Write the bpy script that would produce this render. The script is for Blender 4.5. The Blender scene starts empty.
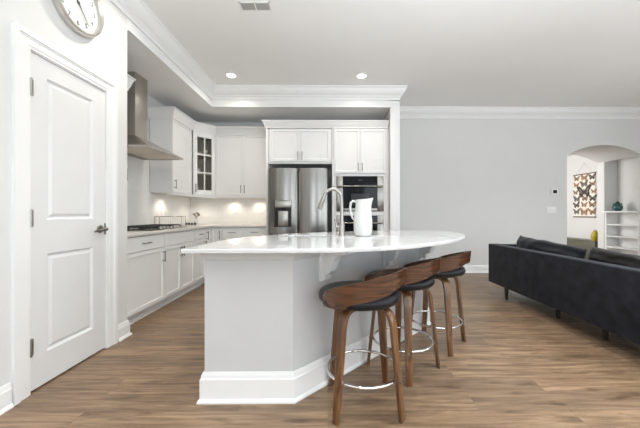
import bpy, bmesh, math, random
from mathutils import Vector, Matrix, noise
random.seed(7)
PI = math.pi
S = bpy.context.scene
C = S.collection
R = math.radians

# ------------------------------------------------------------------ camera, world, lights, exposure
FPX = 296.0
cam_d = bpy.data.cameras.new('camera'); cam = bpy.data.objects.new('camera', cam_d); C.objects.link(cam)
cam_d.sensor_width = 36.0; cam_d.lens = FPX / 640 * 36.0
cam_d.shift_x = -10.6 / 640; cam_d.shift_y = -0.3 / 640
cam_d.clip_start = 0.05
cam.location = (0, 0, 1.10); cam.rotation_euler = (R(90), 0, R(-0.5))
S.camera = cam

w = bpy.data.worlds.new('world'); S.world = w; w.use_nodes = True
w.node_tree.nodes['Background'].inputs[0].default_value = (0.80, 0.90, 1.0, 1)
w.node_tree.nodes['Background'].inputs[1].default_value = 0.3

def light(name, kind, loc, rot, energy, col=(1, 1, 1), size=0.1, size_y=None, spot=None, blend=0.5):
    d = bpy.data.lights.new(name, kind); o = bpy.data.objects.new(name, d); C.objects.link(o)
    o.location = loc; o.rotation_euler = rot; d.energy = energy; d.color = col
    if kind == 'AREA':
        if size_y is None: d.shape = 'DISK'; d.size = size
        else: d.shape = 'RECTANGLE'; d.size = size; d.size_y = size_y
    else:
        d.shadow_soft_size = size
    if spot: d.spot_size = spot; d.spot_blend = blend
    return o
DAY = (0.87, 0.945, 1.0)
WARM = (1.0, 0.90, 0.76)
REAR_WIN = [(-1.3, 0.7), (1.5, 3.3), (3.9, 5.5)]     # x ranges in the rear wall
RIGHT_WIN = [(-2.4, -0.4), (0.6, 2.6)]               # y ranges in the right wall
WZ = (0.45, 2.55)
for a, b in REAR_WIN:
    light('daylight_rear', 'AREA', ((a + b) / 2, -3.3, 1.5), (R(118), 0, 0), 46, DAY, b - a, WZ[1] - WZ[0])
for a, b in RIGHT_WIN:
    light('daylight_right', 'AREA', (6.14, (a + b) / 2, 1.5), (R(122), 0, R(90)), 62, DAY, b - a, WZ[1] - WZ[0])
CANS_AND_FILLS = [(-1.37, 4.2), (0.476, 4.2), (-0.1, 1.2), (2.2, 1.2), (-0.1, -1.4), (2.2, -1.4), (4.6, -0.2), (3.6, 3.0), (-1.37, 2.5), (0.476, 2.5)]  # first two are real downlights, the rest added unseen to brighten the room
for i, (x, y) in enumerate(CANS_AND_FILLS):
    k = i in (0, 1, 8, 9)
    light('can_or_fill_glow', 'SPOT', (x, y, 3.03), (0, 0, 0), (36, 20, 0, 0, 0, 0, 0, 0, 44, 36)[i] if k else (150 if x > 1 else 100), (1.0, 0.92, 0.81) if k else (0.93, 0.975, 1.0), 0.06, spot=R(152 if k else 125), blend=1.0)
for x, y, e in ((1.2, 0.5, 76), (3.2, -0.6, 46), (-0.3, -0.8, 14)):          # added unseen uplights that brighten the ceiling, behind and beside the camera
    light('added_uplight', 'AREA', (x, y, 1.8), (R(180), 0, 0), e, (0.90, 0.96, 1.0), 1.5)
for x, y in ((-2.38, 4.45), (-2.26, 5.17), (-1.70, 5.28), (-1.24, 5.28)):
    light('puck_glow', 'SPOT', (x, y, 1.374), (0, 0, 0), 4.8, WARM, 0.03, spot=R(140), blend=0.9)
light('hall_fill', 'AREA', (3.1, 7.1, 1.6), (R(90), 0, R(-95)), 63, (1, 0.98, 0.96), 1.3, 1.6)  # added area light without a fixture, brightens the hall and niche
S.view_settings.view_transform = 'Standard'; S.view_settings.look = 'None'
S.view_settings.gamma = 1.0; S.view_settings.use_curve_mapping = False
S.view_settings.exposure = 0.03

# ------------------------------------------------------------------ materials
def srgb(r, g, b):
    f = lambda c: (c / 255 / 12.92) if c / 255 <= 0.04045 else ((c / 255 + 0.055) / 1.055) ** 2.4
    return (f(r), f(g), f(b), 1)
MATS = {}
def mat(name, col, rough=0.5, metal=0.0, var=0.03, scale=6.0, bump=0.0, coat=0.0, stretch=(1, 1, 1), aniso=0.0, spec=0.5, emit=None, sheen=0.0, trans=0.0, coord='Object', bscale=None):
    m = bpy.data.materials.new(name); m.use_nodes = True
    nt = m.node_tree; p = nt.nodes['Principled BSDF']
    p.inputs['Roughness'].default_value = rough; p.inputs['Metallic'].default_value = metal
    p.inputs['Specular IOR Level'].default_value = spec
    if coat: p.inputs['Coat Weight'].default_value = coat; p.inputs['Coat Roughness'].default_value = 0.12
    if aniso: p.inputs['Anisotropic'].default_value = aniso
    if sheen: p.inputs['Sheen Weight'].default_value = sheen; p.inputs['Sheen Roughness'].default_value = 0.4
    if trans: p.inputs['Transmission Weight'].default_value = trans
    if emit: p.inputs['Emission Color'].default_value = emit[0]; p.inputs['Emission Strength'].default_value = emit[1]
    tc = nt.nodes.new('ShaderNodeTexCoord'); mp = nt.nodes.new('ShaderNodeMapping')
    mp.inputs['Scale'].default_value = stretch
    nz = nt.nodes.new('ShaderNodeTexNoise'); nz.inputs['Scale'].default_value = scale; nz.inputs['Detail'].default_value = 5
    nt.links.new(tc.outputs[coord], mp.inputs[0]); nt.links.new(mp.outputs[0], nz.inputs['Vector'])
    cr = nt.nodes.new('ShaderNodeValToRGB')
    c = col
    cr.color_ramp.elements[0].position = 0.3; cr.color_ramp.elements[1].position = 0.7
    cr.color_ramp.elements[0].color = tuple(max(0, v * (1 - var)) for v in c[:3]) + (1,)
    cr.color_ramp.elements[1].color = tuple(min(1, v * (1 + var)) for v in c[:3]) + (1,)
    nt.links.new(nz.outputs['Fac'], cr.inputs[0]); nt.links.new(cr.outputs[0], p.inputs['Base Color'])
    if bump:
        bn = nt.nodes.new('ShaderNodeBump'); bn.inputs['Strength'].default_value = bump; bn.inputs['Distance'].default_value = 0.01
        src = nz
        if bscale:
            src = nt.nodes.new('ShaderNodeTexNoise'); src.inputs['Scale'].default_value = bscale; src.inputs['Detail'].default_value = 3
            nt.links.new(mp.outputs[0], src.inputs['Vector'])
        nt.links.new(src.outputs['Fac'], bn.inputs['Height']); nt.links.new(bn.outputs[0], p.inputs['Normal'])
    MATS[name] = m
    return m

def wood_mat(name, dark, light_, rough, coat=0.3, scale=2.2, axis=2, along=0.12, dens=9.0, vec=None, dist=1.2):
    m = bpy.data.materials.new(name); m.use_nodes = True; nt = m.node_tree; p = nt.nodes['Principled BSDF']
    tc = nt.nodes.new('ShaderNodeTexCoord'); mp = nt.nodes.new('ShaderNodeMapping')
    st = [dens] * 3; st[axis] = dens * along; mp.inputs['Scale'].default_value = vec or st
    nz = nt.nodes.new('ShaderNodeTexNoise'); nz.inputs['Scale'].default_value = scale; nz.inputs['Detail'].default_value = 8
    nz.inputs['Distortion'].default_value = dist
    nt.links.new(tc.outputs['Object'], mp.inputs[0]); nt.links.new(mp.outputs[0], nz.inputs['Vector'])
    cr = nt.nodes.new('ShaderNodeValToRGB'); cr.color_ramp.elements[0].position = 0.32; cr.color_ramp.elements[1].position = 0.68
    cr.color_ramp.elements[0].color = dark; cr.color_ramp.elements[1].color = light_
    nt.links.new(nz.outputs['Fac'], cr.inputs[0]); nt.links.new(cr.outputs[0], p.inputs['Base Color'])
    p.inputs['Roughness'].default_value = rough; p.inputs['Coat Weight'].default_value = coat; p.inputs['Coat Roughness'].default_value = 0.15
    return m

def floor_mat():
    m = bpy.data.materials.new('oak_planks'); m.use_nodes = True; nt = m.node_tree; p = nt.nodes['Principled BSDF']
    N = nt.nodes.new; L = nt.links.new
    tc = N('ShaderNodeTexCoord')
    br = N('ShaderNodeTexBrick'); br.offset = 0.37; br.offset_frequency = 2
    br.inputs['Scale'].default_value = 1.0; br.inputs['Brick Width'].default_value = 1.35; br.inputs['Row Height'].default_value = 0.165
    br.inputs['Mortar Size'].default_value = 0.0008; br.inputs['Mortar Smooth'].default_value = 0.2
    br.inputs['Color1'].default_value = (0, 0, 0, 1); br.inputs['Color2'].default_value = (1, 1, 1, 1); br.inputs['Mortar'].default_value = (0.5, 0.5, 0.5, 1)
    L(tc.outputs['Object'], br.inputs['Vector'])
    mp = N('ShaderNodeMapping'); mp.inputs['Scale'].default_value = (1.0, 13.0, 1)
    ad = N('ShaderNodeVectorMath'); ad.operation = 'MULTIPLY_ADD'; ad.inputs[1].default_value = (7, 5, 0)
    L(br.outputs['Color'], ad.inputs[0]); L(tc.outputs['Object'], mp.inputs[0]); L(mp.outputs[0], ad.inputs[2])
    n1 = N('ShaderNodeTexNoise'); n1.inputs['Scale'].default_value = 2.2; n1.inputs['Detail'].default_value = 9; n1.inputs['Roughness'].default_value = 0.62; n1.inputs['Distortion'].default_value = 0.6
    L(ad.outputs[0], n1.inputs['Vector'])
    cr = N('ShaderNodeValToRGB'); e = cr.color_ramp.elements
    e[0].position = 0.30; e[0].color = srgb(96, 77, 60); e[1].position = 0.72; e[1].color = srgb(164, 139, 112)
    q = cr.color_ramp.elements.new(0.5); q.color = srgb(134, 110, 87)
    L(n1.outputs['Fac'], cr.inputs[0])
    # knots / darker clouds
    n2 = N('ShaderNodeTexNoise'); n2.inputs['Scale'].default_value = 1.0; n2.inputs['Detail'].default_value = 4
    mp2 = N('ShaderNodeMapping'); mp2.inputs['Scale'].default_value = (3.2, 15.0, 1); L(tc.outputs['Object'], mp2.inputs[0]); L(mp2.outputs[0], n2.inputs['Vector'])
    c2 = N('ShaderNodeValToRGB'); c2.color_ramp.elements[0].position = 0.30; c2.color_ramp.elements[0].color = (0.48, 0.44, 0.41, 1)
    c2.color_ramp.elements[1].position = 0.42; c2.color_ramp.elements[1].color = (1, 1, 1, 1); L(n2.outputs['Fac'], c2.inputs[0])
    m1 = N('ShaderNodeMixRGB'); m1.blend_type = 'MULTIPLY'; m1.inputs[0].default_value = 0.8; L(cr.outputs[0], m1.inputs[1]); L(c2.outputs[0], m1.inputs[2])
    # per-plank tint
    c3 = N('ShaderNodeValToRGB'); c3.color_ramp.elements[0].color = (0.80, 0.80, 0.80, 1); c3.color_ramp.elements[1].color = (1.16, 1.13, 1.09, 1); L(br.outputs['Color'], c3.inputs[0])
    m2 = N('ShaderNodeMixRGB'); m2.blend_type = 'MULTIPLY'; m2.inputs[0].default_value = 1; L(m1.outputs[0], m2.inputs[1]); L(c3.outputs[0], m2.inputs[2])
    m3 = N('ShaderNodeMixRGB'); m3.blend_type = 'MIX'; m3.inputs[2].default_value = srgb(104, 82, 66); L(br.outputs['Fac'], m3.inputs[0]); L(m2.outputs[0], m3.inputs[1])
    L(m3.outputs[0], p.inputs['Base Color'])
    rr = N('ShaderNodeMapRange'); rr.inputs[3].default_value = 0.30; rr.inputs[4].default_value = 0.44; L(n1.outputs['Fac'], rr.inputs[0]); L(rr.outputs[0], p.inputs['Roughness'])
    bn = N('ShaderNodeBump'); bn.inputs['Strength'].default_value = 0.12; bn.inputs['Distance'].default_value = 0.004; L(n1.outputs['Fac'], bn.inputs['Height']); L(bn.outputs[0], p.inputs['Normal'])
    return m

def tile_mat():
    m = bpy.data.materials.new('white_subway_tile'); m.use_nodes = True; nt = m.node_tree; p = nt.nodes['Principled BSDF']
    N = nt.nodes.new; L = nt.links.new
    tc = N('ShaderNodeTexCoord'); sx = N('ShaderNodeSeparateXYZ'); L(tc.outputs['Object'], sx.inputs[0])
    sm = N('ShaderNodeMath'); sm.operation = 'ADD'; L(sx.outputs[0], sm.inputs[0]); L(sx.outputs[1], sm.inputs[1])
    cx = N('ShaderNodeCombineXYZ'); L(sm.outputs[0], cx.inputs[0]); L(sx.outputs[2], cx.inputs[1])
    br = N('ShaderNodeTexBrick'); br.inputs['Scale'].default_value = 1; br.inputs['Brick Width'].default_value = 0.155; br.inputs['Row Height'].default_value = 0.078
    br.inputs['Mortar Size'].default_value = 0.0022; br.inputs['Color1'].default_value = (0.83, 0.82, 0.80, 1); br.inputs['Color2'].default_value = (0.80, 0.79, 0.77, 1)
    br.inputs['Mortar'].default_value = (0.77, 0.76, 0.74, 1); L(cx.outputs[0], br.inputs['Vector']); L(br.outputs['Color'], p.inputs['Base Color'])
    p.inputs['Roughness'].default_value = 0.18
    bn = N('ShaderNodeBump'); bn.invert = True; bn.inputs['Strength'].default_value = 0.12; bn.inputs['Distance'].default_value = 0.003; L(br.outputs['Fac'], bn.inputs['Height']); L(bn.outputs[0], p.inputs['Normal'])
    return m

PAINT = mat('wall_paint', (0.72, 0.72, 0.708, 1), 0.75, var=0.012, scale=3, bump=0.04, bscale=180)
CEIL = mat('ceiling_paint', (0.92, 0.92, 0.91, 1), 0.85, var=0.01, scale=2, bump=0.03, bscale=150)
TRIM = mat('trim_paint', (0.86, 0.86, 0.85, 1), 0.38, var=0.01)
DOORP = mat('door_paint', (0.77, 0.77, 0.765, 1), 0.42, var=0.01)
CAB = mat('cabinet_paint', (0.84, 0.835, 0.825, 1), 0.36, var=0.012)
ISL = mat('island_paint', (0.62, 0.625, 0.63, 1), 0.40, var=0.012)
CABIN = mat('cabinet_interior', (0.62, 0.58, 0.49, 1), 0.6, var=0.08)
QUARTZ = mat('white_quartz', (0.65, 0.65, 0.645, 1), 0.035, var=0.02, scale=9, spec=0.55)
STONE = mat('grey_beige_quartz', (0.62, 0.59, 0.55, 1), 0.16, var=0.10, scale=60)
STEEL = mat('brushed_steel', (0.27, 0.262, 0.245, 1), 0.22, 1.0, var=0.08, scale=3, stretch=(14, 14, 0.25))
HSTEEL = mat('hood_steel', (0.50, 0.47, 0.43, 1), 0.40, 1.0, var=0.06, scale=3, stretch=(40, 40, 0.6))
FILTER = mat('bounce_tinted_filter', (0.86, 0.80, 0.70, 1), 0.6, 0.3, var=0.05, scale=30)  # filter colour lightened and tanned for light bounced up from the cooktop
CHROME = mat('polished_chrome', (0.80, 0.80, 0.80, 1), 0.07, 1.0, var=0.01)
NICKEL = mat('brushed_nickel', (0.40, 0.385, 0.36, 1), 0.28, 1.0, var=0.03, scale=30)
DNICK = mat('dark_nickel', (0.24, 0.225, 0.20, 1), 0.32, 1.0, var=0.05, scale=30)
BLACKG = mat('black_glass', (0.006, 0.007, 0.010, 1), 0.06, var=0.05, spec=0.2)
OVWIN = mat('oven_window_glass', (0.045, 0.048, 0.052, 1), 0.12, var=0.05, spec=0.2)
BLACKP = mat('black_plastic', (0.02, 0.02, 0.02, 1), 0.4, var=0.1)
IRON = mat('cast_iron', (0.025, 0.024, 0.023, 1), 0.55, var=0.2, scale=60, bump=0.2)
LEATHER = mat('black_leather', (0.010, 0.011, 0.014, 1), 0.30, spec=0.3, var=0.25, scale=40, bump=0.12, bscale=220)
VELVET = mat('charcoal_velvet', srgb(34, 35, 42), 0.9, var=0.45, scale=9, bump=0.1, bscale=60, sheen=0.12, spec=0.2)
PILA = mat('navy_sateen', srgb(20, 21, 27), 0.5, spec=0.25, var=0.25, scale=9, bump=0.15, sheen=0.08)
PILB = mat('black_sateen', srgb(17, 15, 15), 0.45, spec=0.25, var=0.3, scale=9, bump=0.15, sheen=0.06)
CERAM = mat('white_ceramic', (0.62, 0.62, 0.61, 1), 0.18, var=0.015, coat=0.4)
TEAL = mat('teal_glaze', srgb(10, 78, 74), 0.14, var=0.35, scale=14, coat=0.6)
YELLOW = mat('mustard_glaze', srgb(176, 158, 40), 0.4, var=0.1)
OLIVE = mat('olive_lacquer', srgb(94, 92, 78), 0.4, var=0.1, stretch=(1, 1, 5))
WHITEP = mat('white_plastic', (0.87, 0.87, 0.86, 1), 0.35, var=0.01)
GREYP = mat('grey_register_paint', (0.46, 0.44, 0.42, 1), 0.5, var=0.03)
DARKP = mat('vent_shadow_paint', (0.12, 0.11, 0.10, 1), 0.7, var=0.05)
CLOCKF = mat('clock_face_enamel', (0.88, 0.88, 0.87, 1), 0.4, var=0.01)
CLOCKR = mat('satin_silver', (0.62, 0.60, 0.57, 1), 0.30, 0.85, var=0.03, scale=20)
INK = mat('black_ink', (0.03, 0.03, 0.03, 1), 0.6, var=0.05)
PAPER = mat('cream_paper', srgb(236, 230, 220), 0.8, var=0.03, scale=10)
BUTTER = [mat('brown_print', srgb(128, 100, 80), 0.8, var=0.3, scale=60), mat('black_print', srgb(72, 66, 60), 0.8, var=0.3, scale=60),
          mat('tan_print', srgb(176, 140, 112), 0.8, var=0.3, scale=60), mat('blue_grey_print', srgb(126, 122, 118), 0.8, var=0.3, scale=60)]
ROD = mat('dark_wood_rod', srgb(92, 74, 58), 0.5, var=0.15, scale=20)
STRING = mat('grey_string', srgb(170, 165, 158), 0.8)
LEAF = mat('dried_leaf', srgb(104, 84, 50), 0.7, var=0.2, scale=20)
WALNUT = wood_mat('walnut_leg', srgb(72, 45, 26), srgb(128, 88, 53), 0.32, 0.5, 2.0, axis=2, along=0.08, dens=16.0)
WALNUTB = wood_mat('walnut_back', srgb(52, 31, 20), srgb(102, 65, 40), 0.26, 0.6, 2.0, vec=(3.0, 3.0, 42.0), dist=0.5)
ESPRESSO = wood_mat('espresso_leg', srgb(28, 19, 15), srgb(46, 32, 24), 0.4, 0.2)
FLOOR = floor_mat()
TILE = tile_mat()
LAMP = mat('lamp_diffuser', (1, 0.97, 0.92, 1), 0.5, var=0, emit=((1.0, 0.95, 0.87, 1), 6.0))
PUCK = mat('puck_lens', (1, 0.9, 0.75, 1), 0.5, var=0, emit=((1.0, 0.86, 0.66, 1), 2.5))
def glass_mat():
    m = bpy.data.materials.new('clear_glass'); m.use_nodes = True; nt = m.node_tree
    for n in list(nt.nodes): nt.nodes.remove(n)
    o = nt.nodes.new('ShaderNodeOutputMaterial'); t = nt.nodes.new('ShaderNodeBsdfTransparent'); g = nt.nodes.new('ShaderNodeBsdfGlossy')
    g.inputs['Roughness'].default_value = 0.03; t.inputs[0].default_value = (0.985, 0.99, 0.985, 1)
    x = nt.nodes.new('ShaderNodeMixShader'); fr = nt.nodes.new('ShaderNodeLayerWeight'); fr.inputs[0].default_value = 0.06
    nt.links.new(fr.outputs['Facing'], x.inputs[0]); nt.links.new(t.outputs[0], x.inputs[1]); nt.links.new(g.outputs[0], x.inputs[2]); nt.links.new(x.outputs[0], o.inputs[0])
    return m
GLASS = glass_mat()

# ------------------------------------------------------------------ mesh builder
class MB:
    def __init__(self): self.bm = bmesh.new(); self.mi = 0
    def _merge(self, t):
        for f in t.faces: f.material_index = self.mi
        bmesh.ops.recalc_face_normals(t, faces=t.faces[:])
        me = bpy.data.meshes.new('tmp'); t.to_mesh(me); t.free(); self.bm.from_mesh(me); bpy.data.meshes.remove(me)
    def box(self, x0, y0, z0, x1, y1, z1, bev=0.0, seg=2, M=None):
        t = bmesh.new(); bmesh.ops.create_cube(t, size=1)
        for v in t.verts: v.co = Vector(((x0 + x1) / 2 + v.co.x * (x1 - x0), (y0 + y1) / 2 + v.co.y * (y1 - y0), (z0 + z1) / 2 + v.co.z * (z1 - z0)))
        if bev: bmesh.ops.bevel(t, geom=t.edges[:], offset=bev, segments=seg, affect='EDGES', profile=0.5)
        if M: bmesh.ops.transform(t, matrix=M, verts=t.verts[:])
        self._merge(t); return self
    def prism(self, poly, a, b, axis='z', bev=0.0, M=None):
        t = bmesh.new()
        mk = {'z': lambda p, h: (p[0], p[1], h), 'y': lambda p, h: (p[0], h, p[1]), 'x': lambda p, h: (h, p[0], p[1])}[axis]
        A = [t.verts.new(mk(p, a)) for p in poly]; B = [t.verts.new(mk(p, b)) for p in poly]
        n = len(poly); t.faces.new(A); t.faces.new(B[::-1])
        for i in range(n): t.faces.new((A[i], A[(i + 1) % n], B[(i + 1) % n], B[i]))
        if bev:
            bmesh.ops.recalc_face_normals(t, faces=t.faces[:])
            bmesh.ops.bevel(t, geom=t.edges[:], offset=bev, segments=2, affect='EDGES', profile=0.5)
        if M: bmesh.ops.transform(t, matrix=M, verts=t.verts[:])
        self._merge(t); return self
    def lathe(self, prof, seg=32, c=(0, 0, 0), M=None):
        t = bmesh.new(); rows = []
        for r, z in prof:
            if r < 1e-6: rows.append([t.verts.new((c[0], c[1], c[2] + z))])
            else: rows.append([t.verts.new((c[0] + r * math.cos(2 * PI * k / seg), c[1] + r * math.sin(2 * PI * k / seg), c[2] + z)) for k in range(seg)])
        for a, b in zip(rows, rows[1:]):
            for k in range(seg):
                j = (k + 1) % seg
                vs = []
                for v in (a[k % len(a)], a[j % len(a)], b[j % len(b)], b[k % len(b)]):
                    if v not in vs: vs.append(v)
                if len(vs) > 2: t.faces.new(vs)
        if M: bmesh.ops.transform(t, matrix=M, verts=t.verts[:])
        self._merge(t); return self
    def tube(self, pts, r, seg=12, closed=False):
        t = bmesh.new(); P = [Vector(p) for p in pts]; n = len(P); rows = []
        rr = r if isinstance(r, (list, tuple)) else [r] * n
        prev = None
        for i in range(n):
            if closed: d = P[(i + 1) % n] - P[i - 1]
            else: d = P[min(i + 1, n - 1)] - P[max(i - 1, 0)]
            d.normalize()
            if prev is None:
                up = Vector((0, 0, 1)) if abs(d.z) < 0.9 else Vector((1, 0, 0))
                u = d.cross(up).normalized()
            else: u = (prev - d * prev.dot(d)).normalized()
            prev = u; v = d.cross(u)
            rows.append([t.verts.new(P[i] + (u * math.cos(2 * PI * k / seg) + v * math.sin(2 * PI * k / seg)) * rr[i]) for k in range(seg)])
        for i in range(n if closed else n - 1):
            a, b = rows[i], rows[(i + 1) % n]
            for k in range(seg): t.faces.new((a[k], a[(k + 1) % seg], b[(k + 1) % seg], b[k]))
        if not closed: t.faces.new(rows[0][::-1]); t.faces.new(rows[-1])
        self._merge(t); return self
    def sweep(self, path, prof, closed=False):
        # profile (n, z): n is measured to the right of travel along path
        t = bmesh.new(); n = len(path); P = [Vector((p[0], p[1])) for p in path]; rows = []
        for i in range(n):
            dirs = []
            if closed or i > 0: dirs.append((P[i] - P[i - 1]).normalized())
            if closed or i < n - 1: dirs.append((P[(i + 1) % n] - P[i]).normalized())
            ns = [Vector((d.y, -d.x)) for d in dirs]
            m = ns[0] if len(ns) == 1 else (ns[0] + ns[1]) / (1 + ns[0].dot(ns[1]))
            rows.append([t.verts.new((P[i].x + m.x * a, P[i].y + m.y * a, z)) for a, z in prof])
        k = len(prof)
        for i in range(n if closed else n - 1):
            a, b = rows[i], rows[(i + 1) % n]
            for j in range(k): t.faces.new((a[j], a[(j + 1) % k], b[(j + 1) % k], b[j]))
        if not closed: t.faces.new(rows[0]); t.faces.new(rows[-1][::-1])
        self._merge(t); return self
    def panel(self, x0, z0, x1, z1, y, th, frame=0.057, rec=0.009):
        # shaker front facing -y with its face at y
        t = bmesh.new(); bmesh.ops.create_cube(t, size=1)
        for v in t.verts: v.co = Vector(((x0 + x1) / 2 + v.co.x * (x1 - x0), y + th / 2 + v.co.y * th, (z0 + z1) / 2 + v.co.z * (z1 - z0)))
        f = [f for f in t.faces if f.normal.y < -0.9]
        if frame:
            bmesh.ops.inset_region(t, faces=f, thickness=frame, depth=0)
            bmesh.ops.inset_region(t, faces=f, thickness=0.006, depth=-rec)
        self._merge(t); return self
    def grid(self, fn, nu, nv, closed_u=False):
        t = bmesh.new(); V = [[t.verts.new(fn(i / nu, j / nv)) for j in range(nv + 1)] for i in range(nu if closed_u else nu + 1)]
        m = len(V)
        for i in range(nu):
            for j in range(nv): t.faces.new((V[i][j], V[(i + 1) % m][j], V[(i + 1) % m][j + 1], V[i][j + 1]))
        return t
    def build(self, name, mats, parent=None, smooth=35):
        me = bpy.data.meshes.new(name); self.bm.to_mesh(me); self.bm.free()
        for m in (mats if isinstance(mats, (list, tuple)) else [mats]): me.materials.append(m)
        if smooth:
            me.shade_smooth(); me.set_sharp_from_angle(angle=R(smooth))
        o = bpy.data.objects.new(name, me); C.objects.link(o)
        if parent: o.parent = parent
        return o
def tag(o, label=None, cat=None, group=None, kind=None):
    if label: o['label'] = label
    if cat: o['category'] = cat
    if group: o['group'] = group
    if kind: o['kind'] = kind
    return o
def thing(name, loc, rz, label, cat, group=None):
    o = bpy.data.objects.new(name, None); C.objects.link(o); o.empty_display_size = 0.1
    o.location = loc; o.rotation_euler = (0, 0, rz); return tag(o, label, cat, group)
def struct(mb, name, m, smooth=35): return tag(mb.build(name, m, None, smooth), kind='structure')
def copy_tree(o, parent=None):
    c = o.copy(); C.objects.link(c)
    if parent: c.parent = parent
    for ch in list(o.children): copy_tree(ch, c)
    return c

# ------------------------------------------------------------------ room shell
WX = -1.814          # pantry wall face
KX = -2.515           # kitchen left wall face
KY = 5.42            # kitchen back wall face
LY = 5.50            # living back wall face
CZ = 3.06            # ceiling
SZ = 2.764           # soffit underside
FY = 4.62            # fascia of back soffit
RX, RY = 6.0, -3.2   # right wall, rear wall
PX0, PX1 = 0.975, 1.11   # stub wall beside the ovens
struct(MB().box(-2.7, -3.4, -0.1, 7.0, 9.2, 0.0), 'floor', FLOOR)
struct(MB().box(-2.7, -3.4, CZ, 7.0, 6.4, CZ + 0.1), 'ceiling', CEIL)
# dropped soffit over the kitchen runs
struct(MB().prism([(KX, 2.69), (WX, 2.69), (WX, FY), (PX1, FY), (PX1, KY), (KX, KY)], SZ, CZ), 'ceiling_soffit', CEIL)
# pantry wall with door opening
DY0, DY1, DZ = 1.808, 2.44, 2.10
struct(MB().box(WX - 0.12, RY, 0, WX, DY0, CZ).box(WX - 0.12, DY1, 0, WX, 2.69, CZ).box(WX - 0.12, DY0, DZ, WX, DY1, CZ)
       .box(KX, 2.57, 0, WX - 0.12, 2.69, CZ).box(WX - 0.30, DY0 - 0.1, 0, WX - 0.28, DY1 + 0.1, 2.2), 'wall_left', PAINT)
struct(MB().box(KX - 0.12, 2.57, 0, KX, KY + 0.12, CZ), 'wall_kitchen_left', PAINT)
struct(MB().box(KX, KY, 0, PX1, KY + 0.12, CZ), 'wall_kitchen_back', PAINT)
struct(MB().box(PX0, FY, 0, PX1, KY, CZ), 'wall_stub', PAINT)
# living back wall with a deep arched passage
AX0, AX1, AZS, AZA, AT = 4.47, 5.89, 2.20, 2.39, 0.91
arch = []
for k in range(25):
    u = k / 24; x = AX0 + (AX1 - AX0) * u; arch.append((x, AZS + (AZA - AZS) * (1 - (2 * u - 1) ** 2)))
hb = MB().box(PX1, LY, 0, AX0, LY + AT, CZ)
hb.prism([(AX0, CZ)] + arch + [(AX1, CZ)], LY, LY + AT, 'y')
hb.box(AX1, LY, 0, 6.6, LY + 0.05, CZ).box(AX1, LY + 0.762, 0, 6.6, LY + AT, CZ).box(6.17, LY + 0.05, 0, 6.6, LY + 0.762, CZ).box(AX1, LY + 0.05, 2.36, 6.17, LY + 0.762, CZ)
struct(hb, 'wall_back', PAINT)
# hall beyond the arch
struct(MB().box(6.3, LY + AT, 0, 6.6, 9.1, 2.7), 'wall_hall_right', PAINT)
struct(MB().box(2.9, 9.0, 0, 6.3, 9.1, 2.7), 'wall_hall_back', PAINT)
struct(MB().box(2.8, LY + AT, 0, 2.9, 9.1, 2.7), 'wall_hall_left', PAINT)
struct(MB().box(2.8, LY + AT, 2.6, 6.6, 9.1, 2.75), 'ceiling_hall', CEIL)
# rear and right walls with window openings (behind the camera / beyond the frame)
def wall_open(a0, a1, opens, mk):
    mb = MB(); cur = a0
    for a, b in opens:
        mk(mb, cur, a, 0, CZ); mk(mb, a, b, 0, WZ[0]); mk(mb, a, b, WZ[1], CZ); cur = b
    mk(mb, cur, a1, 0, CZ); return mb
struct(wall_open(WX - 0.12, RX + 0.12, REAR_WIN, lambda m, a, b, z0, z1: m.box(a, RY - 0.12, z0, b, RY, z1)), 'wall_rear', PAINT)
struct(wall_open(RY, LY, RIGHT_WIN, lambda m, a, b, z0, z1: m.box(RX, a, z0, RX + 0.12, b, z1)), 'wall_right', PAINT)
wn = 0
for a, b in REAR_WIN:
    wn += 1; m = MB()
    for x in (a, (a + b) / 2 - 0.025, b - 0.05): m.box(x, RY - 0.07, WZ[0], x + 0.05, RY - 0.03, WZ[1])
    for z in (WZ[0], (WZ[0] + WZ[1]) / 2 - 0.025, WZ[1] - 0.05): m.box(a, RY - 0.068, z, b, RY - 0.032, z + 0.05)
    struct(m, 'window_%d' % wn, TRIM)
for a, b in RIGHT_WIN:
    wn += 1; m = MB()
    for y in (a, (a + b) / 2 - 0.025, b - 0.05): m.box(RX + 0.03, y, WZ[0], RX + 0.07, y + 0.05, WZ[1])
    for z in (WZ[0], (WZ[0] + WZ[1]) / 2 - 0.025, WZ[1] - 0.05): m.box(RX + 0.032, a, z, RX + 0.068, b, z + 0.05)
    struct(m, 'window_%d' % wn, TRIM)

# crown moulding round the room at the ceiling
def crown(top, h, pr):
    return [(0, top), (pr, top), (pr, top - 0.10 * h), (pr * 0.86, top - 0.16 * h), (pr * 0.80, top - 0.28 * h), (pr * 0.62, top - 0.46 * h),
            (pr * 0.40, top - 0.60 * h), (pr * 0.26, top - 0.66 * h), (pr * 0.26, top - 0.74 * h), (pr * 0.14, top - 0.80 * h), (pr * 0.14, top - h), (0, top - h)]
path = [(WX, RY), (WX, FY), (PX1, FY), (PX1, LY), (RX, LY), (RX, RY)]
struct(MB().sweep(path, crown(CZ, 0.19, 0.108), closed=True), 'trim_1', TRIM, 25)
# white fascia board and bead on the tray edge below the crown
struct(MB().sweep([(WX, 2.69), (WX, FY), (PX1, FY), (PX1, FY + 0.03)], [(0, CZ - 0.2), (0.008, CZ - 0.2), (0.008, SZ + 0.012), (0.014, SZ + 0.008), (0.014, SZ - 0.004), (0, SZ - 0.004)]), 'trim_2', TRIM, 25)
# stub wall cased in white
struct(MB().box(PX0 - 0.004, FY - 0.012, 0, PX1 + 0.012, FY, SZ - 0.004, 0.003).box(PX1, FY, 0.14, PX1 + 0.012, FY + 0.10, SZ), 'trim_3', TRIM)
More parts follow.
